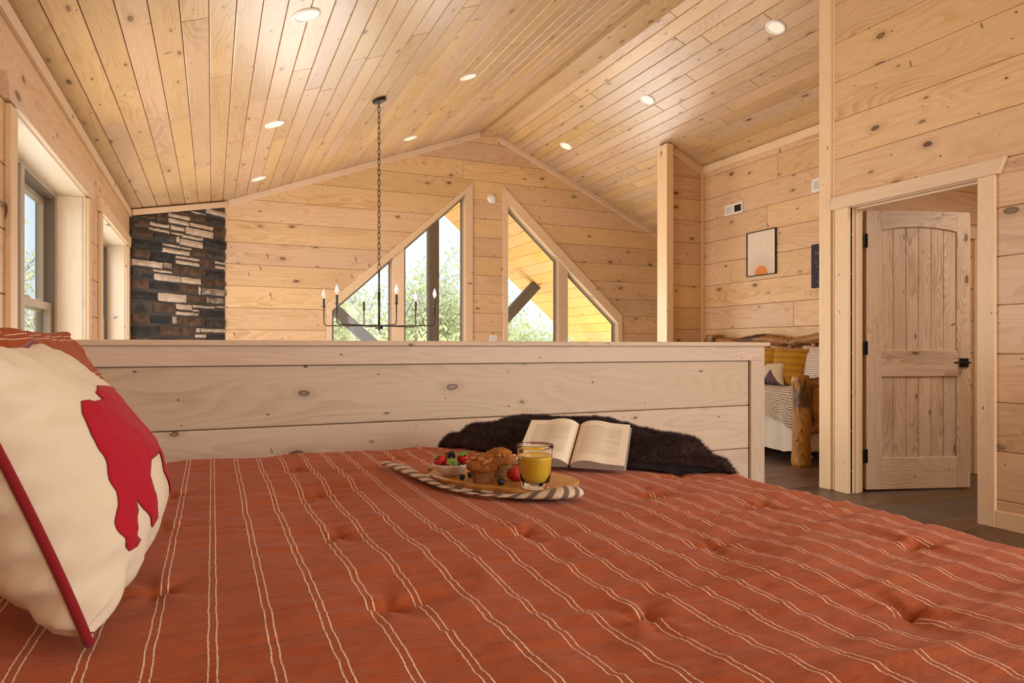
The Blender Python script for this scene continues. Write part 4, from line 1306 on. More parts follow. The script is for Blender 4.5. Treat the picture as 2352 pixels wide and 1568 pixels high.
# open book, propped on the blanket
def page_mat():
    m, t, b = newmat('printed_page'); q = NB(t)
    uv = q.n('ShaderNodeUVMap'); uv.uv_map = 'UVMap'
    sx = q.n('ShaderNodeSeparateXYZ'); q.l(uv.outputs[0], sx.inputs[0])
    u, v = sx.outputs[0], sx.outputs[1]
    rowf = q.math('MULTIPLY', v, 44.0)
    ln = q.math('FRACT', rowf); rid = q.math('FLOOR', rowf)
    inl = q.math('MULTIPLY', q.smooth(ln, .30, .38), q.math('SUBTRACT', 1.0, q.smooth(ln, .66, .74)))
    cv = q.n('ShaderNodeCombineXYZ'); q.l(q.math('MULTIPLY', u, 70.0), cv.inputs[0]); q.l(q.math('MULTIPLY', rid, 7.13), cv.inputs[1])
    wd = q.smooth(q.noise(cv.outputs[0], 1.0, 2.0, .8), .36, .46)
    # ragged paragraph ends
    wn = q.n('ShaderNodeTexWhiteNoise', noise_dimensions='1D'); q.l(rid, wn.inputs[1])
    end = q.math('ADD', .86, q.math('MULTIPLY', q.math('GREATER_THAN', wn.outputs[0], .78), q.math('MULTIPLY', wn.outputs[0], -.42)))
    box_ = q.math('MULTIPLY', q.math('MULTIPLY', q.math('GREATER_THAN', u, .13), q.math('LESS_THAN', u, end)), q.math('MULTIPLY', q.math('GREATER_THAN', v, .17), q.math('LESS_THAN', v, .89)))
    head = q.math('MULTIPLY', q.math('MULTIPLY', q.math('GREATER_THAN', u, .36), q.math('LESS_THAN', u, .62)), q.math('MULTIPLY', q.math('GREATER_THAN', v, .93), q.math('LESS_THAN', v, .953)))
    ink = q.math('MULTIPLY', q.math('MULTIPLY', inl, wd), q.math('MAXIMUM', box_, head))
    q.l(q.mix(q.math('MULTIPLY', ink, .62), (0.82, 0.74, 0.62), (0.16, 0.13, 0.11)), b.inputs['Base Color'])
    b.inputs['Roughness'].default_value = .7
    return m
pm = page_mat()
edgem = plain('page_block_edges', (0.42, 0.38, 0.33), .9, var=.25, scale=180)
book = bpy.data.objects.new('book', None); C.objects.link(book)
tag(book, 'open hardcover book with printed pages propped against the dark fur blanket', 'book')
BK = Vector((1.013, 1.845, BZ + .014))
bu = Vector((.137, -.106, -.004)).normalized(); bv_ = Vector((.163, .164, .098))
book.matrix_world = frame(BK, bu, bv_ - bu * bv_.dot(bu))
PW, PL = .170, .252
def pz(s, side):
    """height of the page surface above the cover at distance s from the spine"""
    t = s / PW
    return .003 + .020 * (1 - math.exp(-t * 9)) * (1 - .42 * t) + .006 * math.sin(min(1, t * 1.6) * PI) * (1 if side > 0 else 1.3)
for side, nm in ((-1, 'left'), (1, 'right')):
    N_ = 20
    def pg(i, j): 
        s = PW * i / N_
        return (side * s, PL * j / 8, pz(s, side) + .002)
    o = grid_mesh('page', N_, 8, (lambda f: f)(pg), pm, book, uvfn=(lambda i, j: (i / N_, j / 8)) if side > 0 else (lambda i, j: (1 - i / N_, j / 8)))
    bm = bmesh.new()
    top = [[bm.verts.new((side * PW * i / N_, y, pz(PW * i / N_, side) + .0012)) for i in range(N_ + 1)] for y in (0.0, PL)]
    bot = [[bm.verts.new((side * max(PW * i / N_, .002), y, .0035 if i > 0 else .0036)) for i in range(N_ + 1)] for y in (0.0, PL)]
    for i in range(N_):
        bm.faces.new((top[0][i], top[0][i + 1], top[1][i + 1], top[1][i])); bm.faces.new((bot[0][i], bot[0][i + 1], bot[1][i + 1], bot[1][i]))
        for y in (0, 1): bm.faces.new((top[y][i], top[y][i + 1], bot[y][i + 1], bot[y][i]))
    bm.faces.new((top[0][N_], top[1][N_], bot[1][N_], bot[0][N_])); bm.faces.new((top[0][0], top[1][0], bot[1][0], bot[0][0]))
    obj('page_block', bm, edgem, book)
    bm = bmesh.new(); add_box(bm, (min(side * .004, side * (PW + .005)), -.004, .0005), (max(side * .004, side * (PW + .005)), PL + .004, .0032), .0008)
    obj('cover', bm, plain('grey_book_cloth', (0.34, 0.31, 0.28), .7, var=.1), book)
bm = bmesh.new()
tube(bm, [(0, -.003, .002), (0, PL + .003, .002)], [.0065, .0065], 10)
obj('spine', bm, plain('dark_red_book_spine', (0.09, 0.012, 0.016), .6), book)

# dark fur blanket bunched over the far corner of the bed
BLP = [(.815, 2.56), (.83, 2.45), (.90, 2.27), (.99, 2.13), (1.10, 2.02), (1.20, 1.86), (1.33, 1.72), (1.46, 1.60), (1.515, 1.66), (1.54, 1.90), (1.53, 2.25), (1.50, 2.50), (1.35, 2.61), (1.05, 2.61)]
def pdist(x, y, P):
    """signed distance to a polygon, inside positive"""
    ins = False; dm = 9
    for i in range(len(P)):
        x0, y0 = P[i - 1]; x1, y1 = P[i]
        if (y0 > y) != (y1 > y) and x < x0 + (y - y0) * (x1 - x0) / (y1 - y0): ins = not ins
        t = max(0, min(1, ((x - x0) * (x1 - x0) + (y - y0) * (y1 - y0)) / ((x1 - x0) ** 2 + (y1 - y0) ** 2)))
        dm = min(dm, math.hypot(x - x0 - t * (x1 - x0), y - y0 - t * (y1 - y0)))
    return dm if ins else -dm
def bed_z(x, y):
    dz = 0
    if x > BX1: dz -= min(.4, .055 - math.sqrt(max(0, .055 ** 2 - (x - BX1) ** 2)) if x < BX1 + .055 else .055 + (x - BX1 - .055) * 1.2)
    if y > BY1: dz -= min(.4, .055 - math.sqrt(max(0, .055 ** 2 - (y - BY1) ** 2)) if y < BY1 + .055 else .055 + (y - BY1 - .055) * 1.2)
    return BZ + dz + (bed_h(x, y) if not dz else 0)
def bl_h(x, y, d):
    """folded heap: a front roll, then taller rolls behind it with creases between"""
    dd = d + .022 * fbm(x * 5, y * 5, 6) + .008 * fbm(x * 14, y * 14, 3)
    def roll(c, r, h): 
        t = (dd - c) / r
        return h * math.sqrt(max(0, 1 - t * t))
    pk = .030 * math.exp(-((x - 1.16) ** 2 + (y - 2.40) ** 2) / .035) + .042 * math.exp(-((x - 1.41) ** 2 + (y - 2.15) ** 2) / .03)
    e = min(1, d / .03)
    h = max(roll(.034, .04, .040 + .012 * fbm(x * 4, y * 4)), roll(.105, .055, .068 + .02 * fbm(x * 3, y * 3, 5) + pk * .7), roll(.20, .075, .074 + pk), .022)
    return .008 + h * math.sqrt(e) + .004 * fbm(x * 22, y * 22, 1)
vs, fs, ix = [], [], {}
st = .0125
BN = len(BLP)
def bl_snap(x, y):
    best = None
    for i in range(BN):
        x0, y0 = BLP[i - 1]; x1, y1 = BLP[i]
        t = max(0, min(1, ((x - x0) * (x1 - x0) + (y - y0) * (y1 - y0)) / ((x1 - x0) ** 2 + (y1 - y0) ** 2)))
        p = (x0 + t * (x1 - x0), y0 + t * (y1 - y0)); d = math.hypot(x - p[0], y - p[1])
        if best is None or d < best[0]: best = (d, p)
    return best[1]
nxx, nyy = int(.76 / st), int(1.05 / st)
for j in range(nyy + 1):
    for i in range(nxx + 1):
        x, y = .80 + i * st, 1.58 + j * st
        d = pdist(x, y, BLP)
        if d > -st * 1.05:
            if d < 0: x, y = bl_snap(x, y)
            ix[i, j] = len(vs); vs.append((x, y, bed_z(x, y) + bl_h(x, y, max(d, 0))))
for j in range(nyy):
    for i in range(nxx):
        k = [(i, j), (i + 1, j), (i + 1, j + 1), (i, j + 1)]
        if all(q_ in ix for q_ in k): fs.append(tuple(ix[q_] for q_ in k))
furm = plain('dark_brown_fur', (0.050, 0.027, 0.027), .8, var=.5, scale=25, Sheen_Weight=.05, spec=.25)
blanket = raw('fur_blanket', vs, fs, furm, None, True)
tag(blanket, 'dark brown faux fur throw bunched over the far corner of the bed', 'blanket')
md = blanket.modifiers.new('thick', 'SOLIDIFY'); md.thickness = .012; md.offset = -1
# the pile: short blades over the whole face
rs = np.random.RandomState(3)
V_ = np.array(vs); F_ = np.array(fs)
nb = 70000
fi = rs.randint(0, len(F_), nb)
a_ = rs.rand(nb, 1); b_ = rs.rand(nb, 1)
Q = V_[F_[fi]]
base = (Q[:, 0] * (1 - a_) + Q[:, 1] * a_) * (1 - b_) + (Q[:, 3] * (1 - a_) + Q[:, 2] * a_) * b_
nn = np.cross(Q[:, 2] - Q[:, 0], Q[:, 3] - Q[:, 1]); nn /= np.linalg.norm(nn, axis=1, keepdims=True)
cl_ = np.stack([np.sin(base[:, 0] * 160) * np.cos(base[:, 1] * 140), np.cos(base[:, 0] * 150 + 2) * np.sin(base[:, 1] * 170), 0 * a_[:, 0]], 1)
dr = nn + rs.normal(0, .45, (nb, 3)) + cl_ * .22; dr /= np.linalg.norm(dr, axis=1, keepdims=True)
ln_ = rs.uniform(.007, .016, (nb, 1))
sd = np.cross(dr, rs.normal(0, 1, (nb, 3))); sd /= np.linalg.norm(sd, axis=1, keepdims=True)
tri = np.stack([base - sd * .0009 - nn * .001, base + sd * .0009 - nn * .001, base + dr * ln_], 1).reshape(-1, 3)
me = bpy.data.meshes.new('fur')
me.vertices.add(nb * 3); me.loops.add(nb * 3); me.polygons.add(nb)
me.vertices.foreach_set('co', tri.ravel()); me.loops.foreach_set('vertex_index', np.arange(nb * 3)); me.polygons.foreach_set('loop_start', np.arange(0, nb * 3, 3)); me.polygons.foreach_set('loop_total', np.full(nb, 3))
me.update()
fo = link('fur', me, furm, blanket); fo['kind'] = 'stuff'
# satin backing showing along the foot of the bed
sat = plain('navy_satin_backing', (0.006, 0.006, 0.011), .55, spec=.2, var=.2)
SP = [(1.16, 1.86), (1.27, 1.735), (1.40, 1.655), (1.50, 1.60), (1.50, 1.68), (1.36, 1.77), (1.22, 1.88)]
def sat_pt(i, j):
    t = i / 24; w_ = j / 8
    p = (spl([(1.10, 1.93), (1.20, 1.78), (1.31, 1.69), (1.42, 1.635), (1.50, 1.59)], t)); q2 = (spl([(1.18, 1.95), (1.27, 1.83), (1.36, 1.75), (1.46, 1.69), (1.53, 1.63)], t))
    x = p[0] * (1 - w_) + q2[0] * w_; y = p[1] * (1 - w_) + q2[1] * w_
    return (x, y, bed_z(x, y) + .004 + .016 * math.sin(PI * min(1, w_ + .06)) ** .7)
o = grid_mesh('satin_edge', 24, 8, sat_pt, sat, blanket)

# ---------------------------------------------------------------- chandelier
ch_ = thing('chandelier', 'black iron six arm candle chandelier hanging on a chain over the great room', 'chandelier', (1.362, 6.0, 1.235))
bm = bmesh.new(); lathe(bm, [(0, -.03), (.036, -.03), (.036, .006), (.03, .010), (0, .010)], 28); obj('hub', bm, M['bronze'], ch_)
bm = bmesh.new(); lathe(bm, [(0, -.045), (.008, -.045), (.008, -.03), (0, -.03)], 14); obj('finial', bm, M['bronze'], ch_)
bm = bmesh.new(); tube(bm, [(0, 0, 0), (0, 0, .30)], .0105, 12); tube(bm, [(0, 0, .30), (0, 0, .50)], .008, 12); tube(bm, [(0, 0, .24), (0, 0, .30)], .013, 12); obj('rod', bm, M['bronze'], ch_, True)
ctop = zl(1.362) - 1.235
bm = bmesh.new(); lathe(bm, [(0, -.028), (.058, -.026), (.064, -.018), (.064, -.002), (0, .012)], 32)
obj('canopy', bm, M['bronze'], ch_, False, Matrix.Translation((0, 0, ctop - .004)) @ Matrix.Rotation(-math.atan(.382), 4, 'Y'))
bm = bmesh.new()
pts = []
for k in range(21):
    a_ = 2 * PI * k / 20
    pts.append((.0115 * math.cos(a_), 0, .028 * math.sin(a_) * 1.0))
tube(bm, pts, .0032, 6, False)
lk = obj('chain_link', bm, M['bronze'], ch_, True)
nl = 32
lk.matrix_local = Matrix.Translation((0, 0, .50 + .026))
for k in range(1, nl):
    c_ = lk.copy(); C.objects.link(c_); c_.parent = ch_
    c_.matrix_local = Matrix.Translation((0, 0, .526 + (ctop - .05 - .526) * k / (nl - 1))) @ Matrix.Rotation(PI / 2 * (k % 2) + .3, 4, 'Z')
bulbm, bt_, bb_ = newmat('clear_candle_bulb')
bb_.inputs['Base Color'].default_value = (1, .98, .94, 1); bb_.inputs['Transmission Weight'].default_value = .85; bb_.inputs['Roughness'].default_value = .05; bb_.inputs['IOR'].default_value = 1.25
bb_.inputs['Emission Color'].default_value = (1, .93, .8, 1); bb_.inputs['Emission Strength'].default_value = .10
for k in range(6):
    th_ = math.radians(-102.8 + 16.5 + 60 * k)    # angle of the arm in plan
    d = Vector((math.cos(th_), math.sin(th_), 0))
    bm = bmesh.new()
    pts = [d * .02, d * .30, d * .462] + [d * (.465 + .035 * math.sin(a_)) + Vector((0, 0, .035 * (1 - math.cos(a_)))) for a_ in (.3, .6, .9, 1.2, PI / 2)] + [d * .5 + Vector((0, 0, .17))]
    tube(bm, pts, .0048, 8)
    arm = obj('arm', bm, M['bronze'], ch_, True)
    T = Matrix.Translation(d * .5)
    bm = bmesh.new(); lathe(bm, [(0, .158), (.008, .158), (.009, .166), (.022, .170), (.022, .1725), (0, .1725)], 20); obj('drip_cup', bm, M['bronze'], arm, False, T)
    bm = bmesh.new(); lathe(bm, [(0, .172), (.0105, .172), (.0105, .243), (.007, .245), (0, .245)], 16); obj('candle_sleeve', bm, M['bronze'], arm, False, T)
    bm = bmesh.new(); lathe(bm, [(.006, .243), (.009, .25), (.0150, .266), (.0168, .278), (.0140, .296), (.0075, .316), (.002, .330), (0, .332)], 20); obj('bulb', bm, bulbm, arm, True, T)

# ---------------------------------------------------------------- ceiling lights, detector, switch, vents
def ceiling_light(x, y, left, label):
    z = zl(x) if left else zr(x)
    t = thing('recessed_light', label, 'light', (x, y, z), 0, 'recessed ceiling lights')
    t.rotation_euler = (0, -math.atan(.382) if left else math.atan(.433), 0)
    bm = bmesh.new(); lathe(bm, [(.062, -.004), (.066, -.009), (.084, -.006), (.086, .002), (.062, .002)], 40, True); obj('trim_ring', bm, M['white'], t, True)
    bm = bmesh.new(); lathe(bm, [(0, -.005), (.063, -.005), (.063, .002), (0, .002)], 40); obj('lens', bm, M['lens'], t)
LIGHTS = [(0.486, 3.98, 1, 'round recessed light on the left slope nearest the bed'), (0.481, 6.02, 1, 'round recessed light on the left slope between nearest one and chimney one'),
          (0.472, 8.02, 1, 'small recessed light on the left slope just above the stone chimney'), (2.20, 5.96, 1, 'recessed light on the left slope right of the chandelier canopy'),
          (2.20, 7.99, 1, 'recessed light on the left slope low beside the chandelier chain near the gable'), (4.353, 4.31, 0, 'round recessed light on the right slope beside the tall corner board'),
          (4.348, 6.145, 0, 'recessed light in the middle of the right slope'), (4.345, 8.0, 0, 'recessed light on the right slope nearest the gable wall')]
for l_ in LIGHTS: ceiling_light(*l_)

def wall_disc(t, prof, mat, name, seg=40):
    bm = bmesh.new(); lathe(bm, prof, seg); return obj(name, bm, mat, t, True)
sd_ = thing('smoke_detector', 'round white smoke detector high between the two raked windows', 'detector', (3.592, 8.8, 3.135))
sd_.rotation_euler = (PI / 2, 0, 0)
wall_disc(sd_, [(0, -.0), (.068, 0), (.070, .008), (.066, .018), (.050, .021), (.047, .033), (.040, .040), (.018, .043), (0, .043)], M['white'], 'body')
bm = bmesh.new()
for k in range(3):
    a_ = 2 * PI * k / 3 + .5
    pts = [(.049 * math.cos(a_ + s_), .049 * math.sin(a_ + s_), .0285) for s_ in (-.25, -.12, 0, .12, .25)]
    tube(bm, pts, .003, 6)
o = obj('slots', bm, M['darkvinyl'], sd_); o['kind'] = 'stuff'
bm = bmesh.new(); lathe(bm, [(0, .0425), (.009, .0425), (.009, .045), (0, .045)], 16); o = obj('test_button', bm, M['white'], sd_); o.location = (.012, -.01, 0)
sw = thing('light_switch', 'white double rocker switch plate on the gable wall just above the half wall cap', 'switch', (3.617, 8.8, 1.16))
bm = bmesh.new(); add_box(bm, (-.058, -.007, -.058), (.058, 0, .058), .003); obj('plate', bm, M['white'], sw)
for k in (-.023, .023):
    bm = bmesh.new(); add_box(bm, (k - .016, -.011, -.034), (k + .016, -.006, .034), .002); obj('rocker', bm, plain('rocker_white', (.7, .67, .62), .35), sw)

def vent(label, y0, y1, z0, z1, dark):
    t = thing('wall_vent', label, 'vent', (XA, (y0 + y1) / 2, (z0 + z1) / 2), 0)
    h, w = (z1 - z0) / 2, (y1 - y0) / 2
    bm = bmesh.new()
    b_ = .022
    for lo, hi in (((-.012, -w, -h), (0, w, -h + b_)), ((-.012, -w, h - b_), (0, w, h)), ((-.012, -w, -h + b_), (0, -w + b_, h - b_)), ((-.012, w - b_, -h + b_), (0, w, h - b_)), ((-.012, -.012, -h + b_), (0, .012, h - b_))):
        add_box(bm, lo, hi, .002)
    obj('frame', bm, M['white'], t)
    for s_ in (-1, 1):
        bm = bmesh.new()
        a_, c_ = (s_ * .012, s_ * (w - b_)) if s_ > 0 else (s_ * (w - b_), s_ * .012)
        isd = (s_ < 0) and dark
        add_box(bm, (-.002, a_, -h + b_), (0, c_, h - b_))
        obj('backing', bm, M['black'] if isd else plain('vent_grey', (.35, .31, .26), .6), t)
        n_ = 9 if isd else 16
        for k in range(n_):
            bm = bmesh.new()
            if isd:
                zz_ = -h + b_ + (2 * h - 2 * b_) * (k + .5) / n_; add_box(bm, (-.010, a_, zz_ - .0012), (-.001, c_, zz_ + .0012)); mt = plain('dark_louver', (.035, .03, .02), .5)
            else:
                yy = a_ + (c_ - a_) * (k + .5) / n_; add_box(bm, (-.010, yy - .0022, -h + b_), (-.001, yy + .0022, h - b_)); mt = M['white']
            obj('louver', bm, mt, t)
    bm = bmesh.new(); add_box(bm, (-.03, -w + .006, -.004), (-.01, -w + .012, .012), .001); obj('lever', bm, M['white'], t)
vent('white wall vent with one dark half above the sunburst print', 5.93, 6.221, 2.576, 2.698, True)
vent('white wall vent half hidden behind the tall corner board', 4.66, 4.964, 2.590, 2.721, False)

# framed prints
pr = thing('framed_print', 'framed print of an orange half sun with thin rays above the daybed', 'picture', (XA, 5.644, 2.075))
hw, hh = .213, .245
bm = bmesh.new()
for lo, hi in (((-.022, -hw, -hh), (0, hw, -hh + .008)), ((-.022, -hw, hh - .008), (0, hw, hh)), ((-.022, -hw, -hh), (0, -hw + .008, hh)), ((-.022, hw - .008, -hh), (0, hw, hh))): add_box(bm, lo, hi, .001)
obj('frame', bm, M['black'], pr)
bm = bmesh.new(); add_box(bm, (-.012, -hw + .006, -hh + .006), (-.002, hw - .006, hh - .006))
paper = obj('paper', bm, plain('print_paper', (.72, .60, .48), .5, var=.02), pr)
sunz = -hh + .008
bm = bmesh.new()
vs_ = [bm.verts.new((-.0126, -.098 * math.cos(PI * k / 32), sunz + .098 * math.sin(PI * k / 32))) for k in range(33)]
bm.faces.new(vs_); obj('half_sun', bm, plain('print_orange', (.62, .20, .03), .6), paper)
bm = bmesh.new()
NRY = 60
for k in range(NRY + 1):
    a_ = PI * k / NRY
    if k % 10 == 5: L_ = .40
    elif k % 5 == 0: L_ = .34
    else: L_ = .22 if k % 2 else .26
    d = Vector((0, -math.cos(a_), math.sin(a_))); s_ = Vector((0, math.sin(a_), math.cos(a_))) * .0011
    lim = 9
    if abs(d.y) > 1e-6: lim = min(lim, (hw - .010) / abs(d.y))
    if d.z > 1e-6: lim = min(lim, (hh * 2 - .02) / d.z)
    segs = [(.106, L_ * .62), (L_ * .66, L_ * .80), (L_ * .84, L_ * .92)] if k % 5 else [(.106, L_ * .93), (L_ * .96, L_)]
    for a0, a1 in segs:
        a1 = min(a1, lim)
        if a1 - a0 < .004: continue
        o_ = Vector((-.0124, 0, sunz))
        bm.faces.new([bm.verts.new(o_ + d * a0 - s_), bm.verts.new(o_ + d * a0 + s_), bm.verts.new(o_ + d * a1 + s_), bm.verts.new(o_ + d * a1 - s_)])
o = obj('rays', bm, plain('print_tan', (.42, .26, .15), .6), paper); o['kind'] = 'stuff'
cv_ = thing('canvas_print', 'dark navy canvas with tiny gold dots beside the tall corner board', 'picture', (XA, 4.74, 1.849))
bm = bmesh.new(); add_box(bm, (-.03, -.213, -.216), (0, .213, .216), .003); obj('canvas', bm, plain('navy_canvas', (.022, .014, .028), .75, var=.15), cv_)
bm = bmesh.new()
r2 = random.Random(4)
for k in range(26):
    yy, zz_ = r2.uniform(-.19, .185), r2.uniform(-.19, .19)
    if k < 2: yy, zz_ = (.165, .045) if k == 0 else (.145, -.005)
    bm.faces.new([bm.verts.new((-.0305, yy + .004 * math.cos(2 * PI * i / 8), zz_ + .004 * math.sin(2 * PI * i / 8))) for i in range(8)])
o = obj('gold_dots', bm, plain('gold_print', (.75, .55, .32), .5), cv_); o['kind'] = 'stuff'

# ---------------------------------------------------------------- log daybed in the alcove
db = thing('log_daybed', 'rustic peeled log daybed against the alcove wall', 'daybed', (0, 0, 0))
def log(name, pts, rads, seed, knobs=0, seg=18):
    """a peeled log along points: slow wander, swellings, cut branch stubs; local x along the log"""
    P0 = Vector(pts[0]); P1 = Vector(pts[-1])
    L = (P1 - P0).length; ex = (P1 - P0).normalized()
    up = Vector((0, 0, 1)) if abs(ex.z) < .9 else Vector((0, 1, 0))
    ey = up.cross(ex).normalized(); ez = ex.cross(ey)
    Mx = Matrix((ex, ey, ez)).transposed().to_4x4(); Mx.translation = P0
    Mi = Mx.inverted()
    n = max(10, int(L / .035))
    bm = bmesh.new()
    rings = []
    lp = [Mi @ Vector(p) for p in pts]
    for i in range(n + 1):
        t = i / n
        c_ = Vector(spl([tuple(p) for p in lp], t)); r_ = spl(list(rads), t) if len(rads) > 1 else rads[0]
        c_ += Vector((0, fbm(t * L * 3, seed) * .012, fbm(t * L * 3, seed + 9) * .012))
        endk = .93 if i in (0, n) else 1.0
        rings.append([bm.verts.new(c_ + Vector((0, math.cos(a_), math.sin(a_))) * r_ * endk * (1 + .10 * fbm(t * L * 6, math.cos(a_) * 1.2 + seed, math.sin(a_) * 1.2))) for a_ in [2 * PI * k / seg for k in range(seg)]])
    for A_, B_ in zip(rings, rings[1:]):
        for k in range(seg): bm.faces.new((A_[k], A_[(k + 1) % seg], B_[(k + 1) % seg], B_[k]))
    for R_, e_ in ((rings[0], -1), (rings[-1], 1)):
        c_ = sum((v.co for v in R_), Vector()) / seg
        cen = bm.verts.new(c_ + Vector((e_ * .006, 0, 0)))
        for k in range(seg): bm.faces.new((R_[k], R_[(k + 1) % seg], cen))
    r2 = random.Random(seed)
    for k in range(knobs):
        t = r2.uniform(.15, .9); a_ = r2.uniform(0, 2 * PI); i = int(t * n)
        c_ = sum((v.co for v in rings[i]), Vector()) / seg; r_ = (rings[i][0].co - c_).length
        d = Vector((0, math.cos(a_), math.sin(a_)))
        tube(bm, [c_ + d * r_ * .7, c_ + d * (r_ + .012)], [.022, .016], 10)
    o = obj(name, bm, M['log'], db, True)
    o.matrix_local = Mx
    return o
log('front_post', [(4.735, 4.39, 0.0), (4.732, 4.39, .4), (4.725, 4.392, .795)], [.082, .076, .071], 3, 5, 24)
log('front_post', [(4.735, 6.42, 0.0), (4.73, 6.42, .4), (4.73, 6.42, .80)], [.08, .075, .07], 13, 4)
log('back_post', [(5.39, 4.42, 0.0), (5.39, 4.42, 1.22)], [.075, .07], 5, 3)
log('back_post', [(5.385, 6.30, 0.0), (5.385, 6.30, 1.19)], [.09, .085], 6, 3)
log('arm_rail', [(4.72, 4.39, .715), (5.05, 4.385, .72), (5.4, 4.41, .72)], [.046, .05, .046], 7, 3)
log('arm_rail', [(4.72, 4.39, .31), (5.05, 4.395, .325), (5.4, 4.41, .33)], [.036, .042, .038], 8, 2)
log('arm_spindle', [(4.90, 4.39, .31), (4.895, 4.39, .50), (4.885, 4.39, .70)], [.050, .046, .040], 9, 1)
log('arm_spindle', [(5.17, 4.40, .31), (5.17, 4.40, .71)], [.045, .040], 19, 1)
log('arm_rail', [(4.72, 6.42, .72), (5.4, 6.32, .73)], [.046, .046], 17, 2)
log('arm_rail', [(4.72, 6.42, .31), (5.4, 6.32, .33)], [.04, .04], 18, 2)
log('back_rail', [(5.385, 6.22, 1.118), (5.385, 5.9, 1.108), (5.385, 5.62, 1.128), (5.385, 5.42, 1.125), (5.385, 5.15, 1.095), (5.385, 4.92, 1.115), (5.385, 4.70, 1.135), (5.39, 4.40, 1.11)], [.045, .042, .05, .06, .045, .048, .058, .045], 10, 6)
log('back_rail', [(5.385, 6.30, .45), (5.39, 4.42, .45)], [.045, .045], 12, 2)
for i, y_ in enumerate((6.0, 5.72, 5.45, 5.14, 4.83, 4.6)):
    log('back_spindle', [(5.385, y_, .45), (5.385, y_, 1.10)], [.038, .03], 30 + i, 1)

mt_ = thing('daybed_mattress', 'white ribbed sheet covered mattress hanging low on the log daybed', 'mattress', (0, 0, 0))
def ribbed(name, c0, c1, period, axis, duty=.5, zig=0.0, sheen=.15):
    m, q, b, c, n1, bp = fabric(name, c0, tuple(k * .8 for k in c0), sheen=sheen, weave=260, bumpk=.3, blot=.05)
    uv = q.n('ShaderNodeUVMap'); uv.uv_map = 'UVMap'
    sx = q.n('ShaderNodeSeparateXYZ'); q.l(uv.outputs[0], sx.inputs[0])
    wob = q.math('MULTIPLY', q.noise(q.vmath('MULTIPLY', uv.outputs[0], (30., 30., 1.)), 1.0, 2.0, .6), period * .5)
    f = q.math('FRACT', q.math('DIVIDE', q.math('ADD', sx.outputs[axis], wob), period))
    st = q.math('MULTIPLY', q.smooth(f, .1, .2), q.math('SUBTRACT', 1.0, q.smooth(f, duty, duty + .1)))
    br = q.smooth(q.noise(q.vmath('MULTIPLY', uv.outputs[0], (140., 140., 1.)), 1.0, 1.0, .5), .38, .5) if zig else None
    q.l(q.mix(q.math('MULTIPLY', st, br) if br is not None else q.math('MULTIPLY', st, .85), c, c1), b.inputs['Base Color'])
    return m
sheet = ribbed('white_ribbed_sheet', (.66, .58, .49), (.55, .46, .37), .013, 1, .45)
quiltm = ribbed('beige_woven_quilt', (.56, .45, .33), (.09, .062, .045), .021, 1, .52, 1.0)
def drape_cloth(name, parent, x0, x1, y0, y1, top, drop, r, mat, seed, wav=.01, hem=None, end=None):
    nu, nv = 46, 90
    L1 = (x1 - x0) + drop
    L2 = (y1 - y0) + (end or 0)
    def fn(i, j):
        a_ = L1 * i / nu; b_ = L2 * j / nv
        x, dz = drape(a_, x1 - x0, r); x = x1 - x
        y, dz2 = (y1 - b_, 0.0)
        if end:
            yy, dz2 = drape(b_, y1 - y0, r); y = y1 - yy
        if hem and dz < 0:
            k = 1 + hem * fbm(b_ * 3, seed, 1) + .3 * hem * fbm(b_ * 9, seed, 2); dz *= k
        if dz < 0: x -= abs(wav * math.sin(b_ * 16 + seed) + wav * fbm(b_ * 5, dz * 5, seed)) * min(1, -dz * 8)
        z = top + min(dz, dz2) + .012 * fbm(x * 5, y * 5, seed) + (.005 * fbm(x * 14, y * 14, seed))
        return (x, y, z)
    return grid_mesh(name, nu, nv, fn, mat, parent, uvfn=lambda i, j: (L2 * j / nv, L1 * i / nu))
bm = bmesh.new(); add_box(bm, (4.81, 4.48, .2), (5.32, 6.33, .60), .04); obj('core', bm, plain('mattress_core', (.6, .54, .46), .9), mt_, True)
drape_cloth('sheet', mt_, 4.825, 5.33, 4.47, 6.34, .625, .56, .05, sheet, 4, .012, .06, .54)
qu = drape_cloth('quilt', None, 4.815, 5.33, 4.465, 6.34, .672, .34, .07, quiltm, 8, .022, .30, .30)
tag(qu, 'beige and brown woven quilt spread over the log daybed', 'quilt')

def rib(u, v): return .014 * max(0.0, math.sin(v * 19)) ** .8 * (1 + .5 * fbm(u * 26, v * 26, 3)) if abs(u) < .93 else 0
def mustard_mat():
    m, q, b, c, n1, bp = fabric('mustard_tufted_cotton', (.42, .20, .012), (.24, .10, .006), sheen=.25, weave=200, bumpk=.6, blot=.2)
    uv = q.n('ShaderNodeUVMap'); uv.uv_map = 'UVMap'
    sx = q.n('ShaderNodeSeparateXYZ'); q.l(uv.outputs[0], sx.inputs[0])
    f = q.math('SINE', q.math('MULTIPLY', sx.outputs[1], 19.0 / .2))
    lp = q.noise(q.vmath('MULTIPLY', uv.outputs[0], (110., 110., 1.)), 1.0, 2.0, .6)
    q.l(q.mix(q.math('MULTIPLY', q.smooth(f, 0.0, .3), q.smooth(lp, .45, .6)), c, (.20, .075, .006)), b.inputs['Base Color'])
    return m
musm = mustard_mat()
for i_, (c_, u_, v_, lab) in enumerate([((5.25, 5.315, .86), (.25, -1, .0), (.22, 0.05, 1), 'mustard ribbed pillow on the daybed half hidden by the half wall end'),
                                        ((5.12, 4.885, .850), (.30, -1, -.05), (.20, .16, 1), 'mustard ribbed pillow on the daybed leaning next to the white striped pillow')]):
    P_ = Pillow(.185, .200, .08, pinch=.07, power=.5, sag=.1, seed=20 + i_, wr=.004, rib=rib)
    o = P_.build('throw_pillow', musm, n=48); tag(o, lab, 'pillow', 'mustard pillows on the daybed'); pose(o, c_, u_, v_)
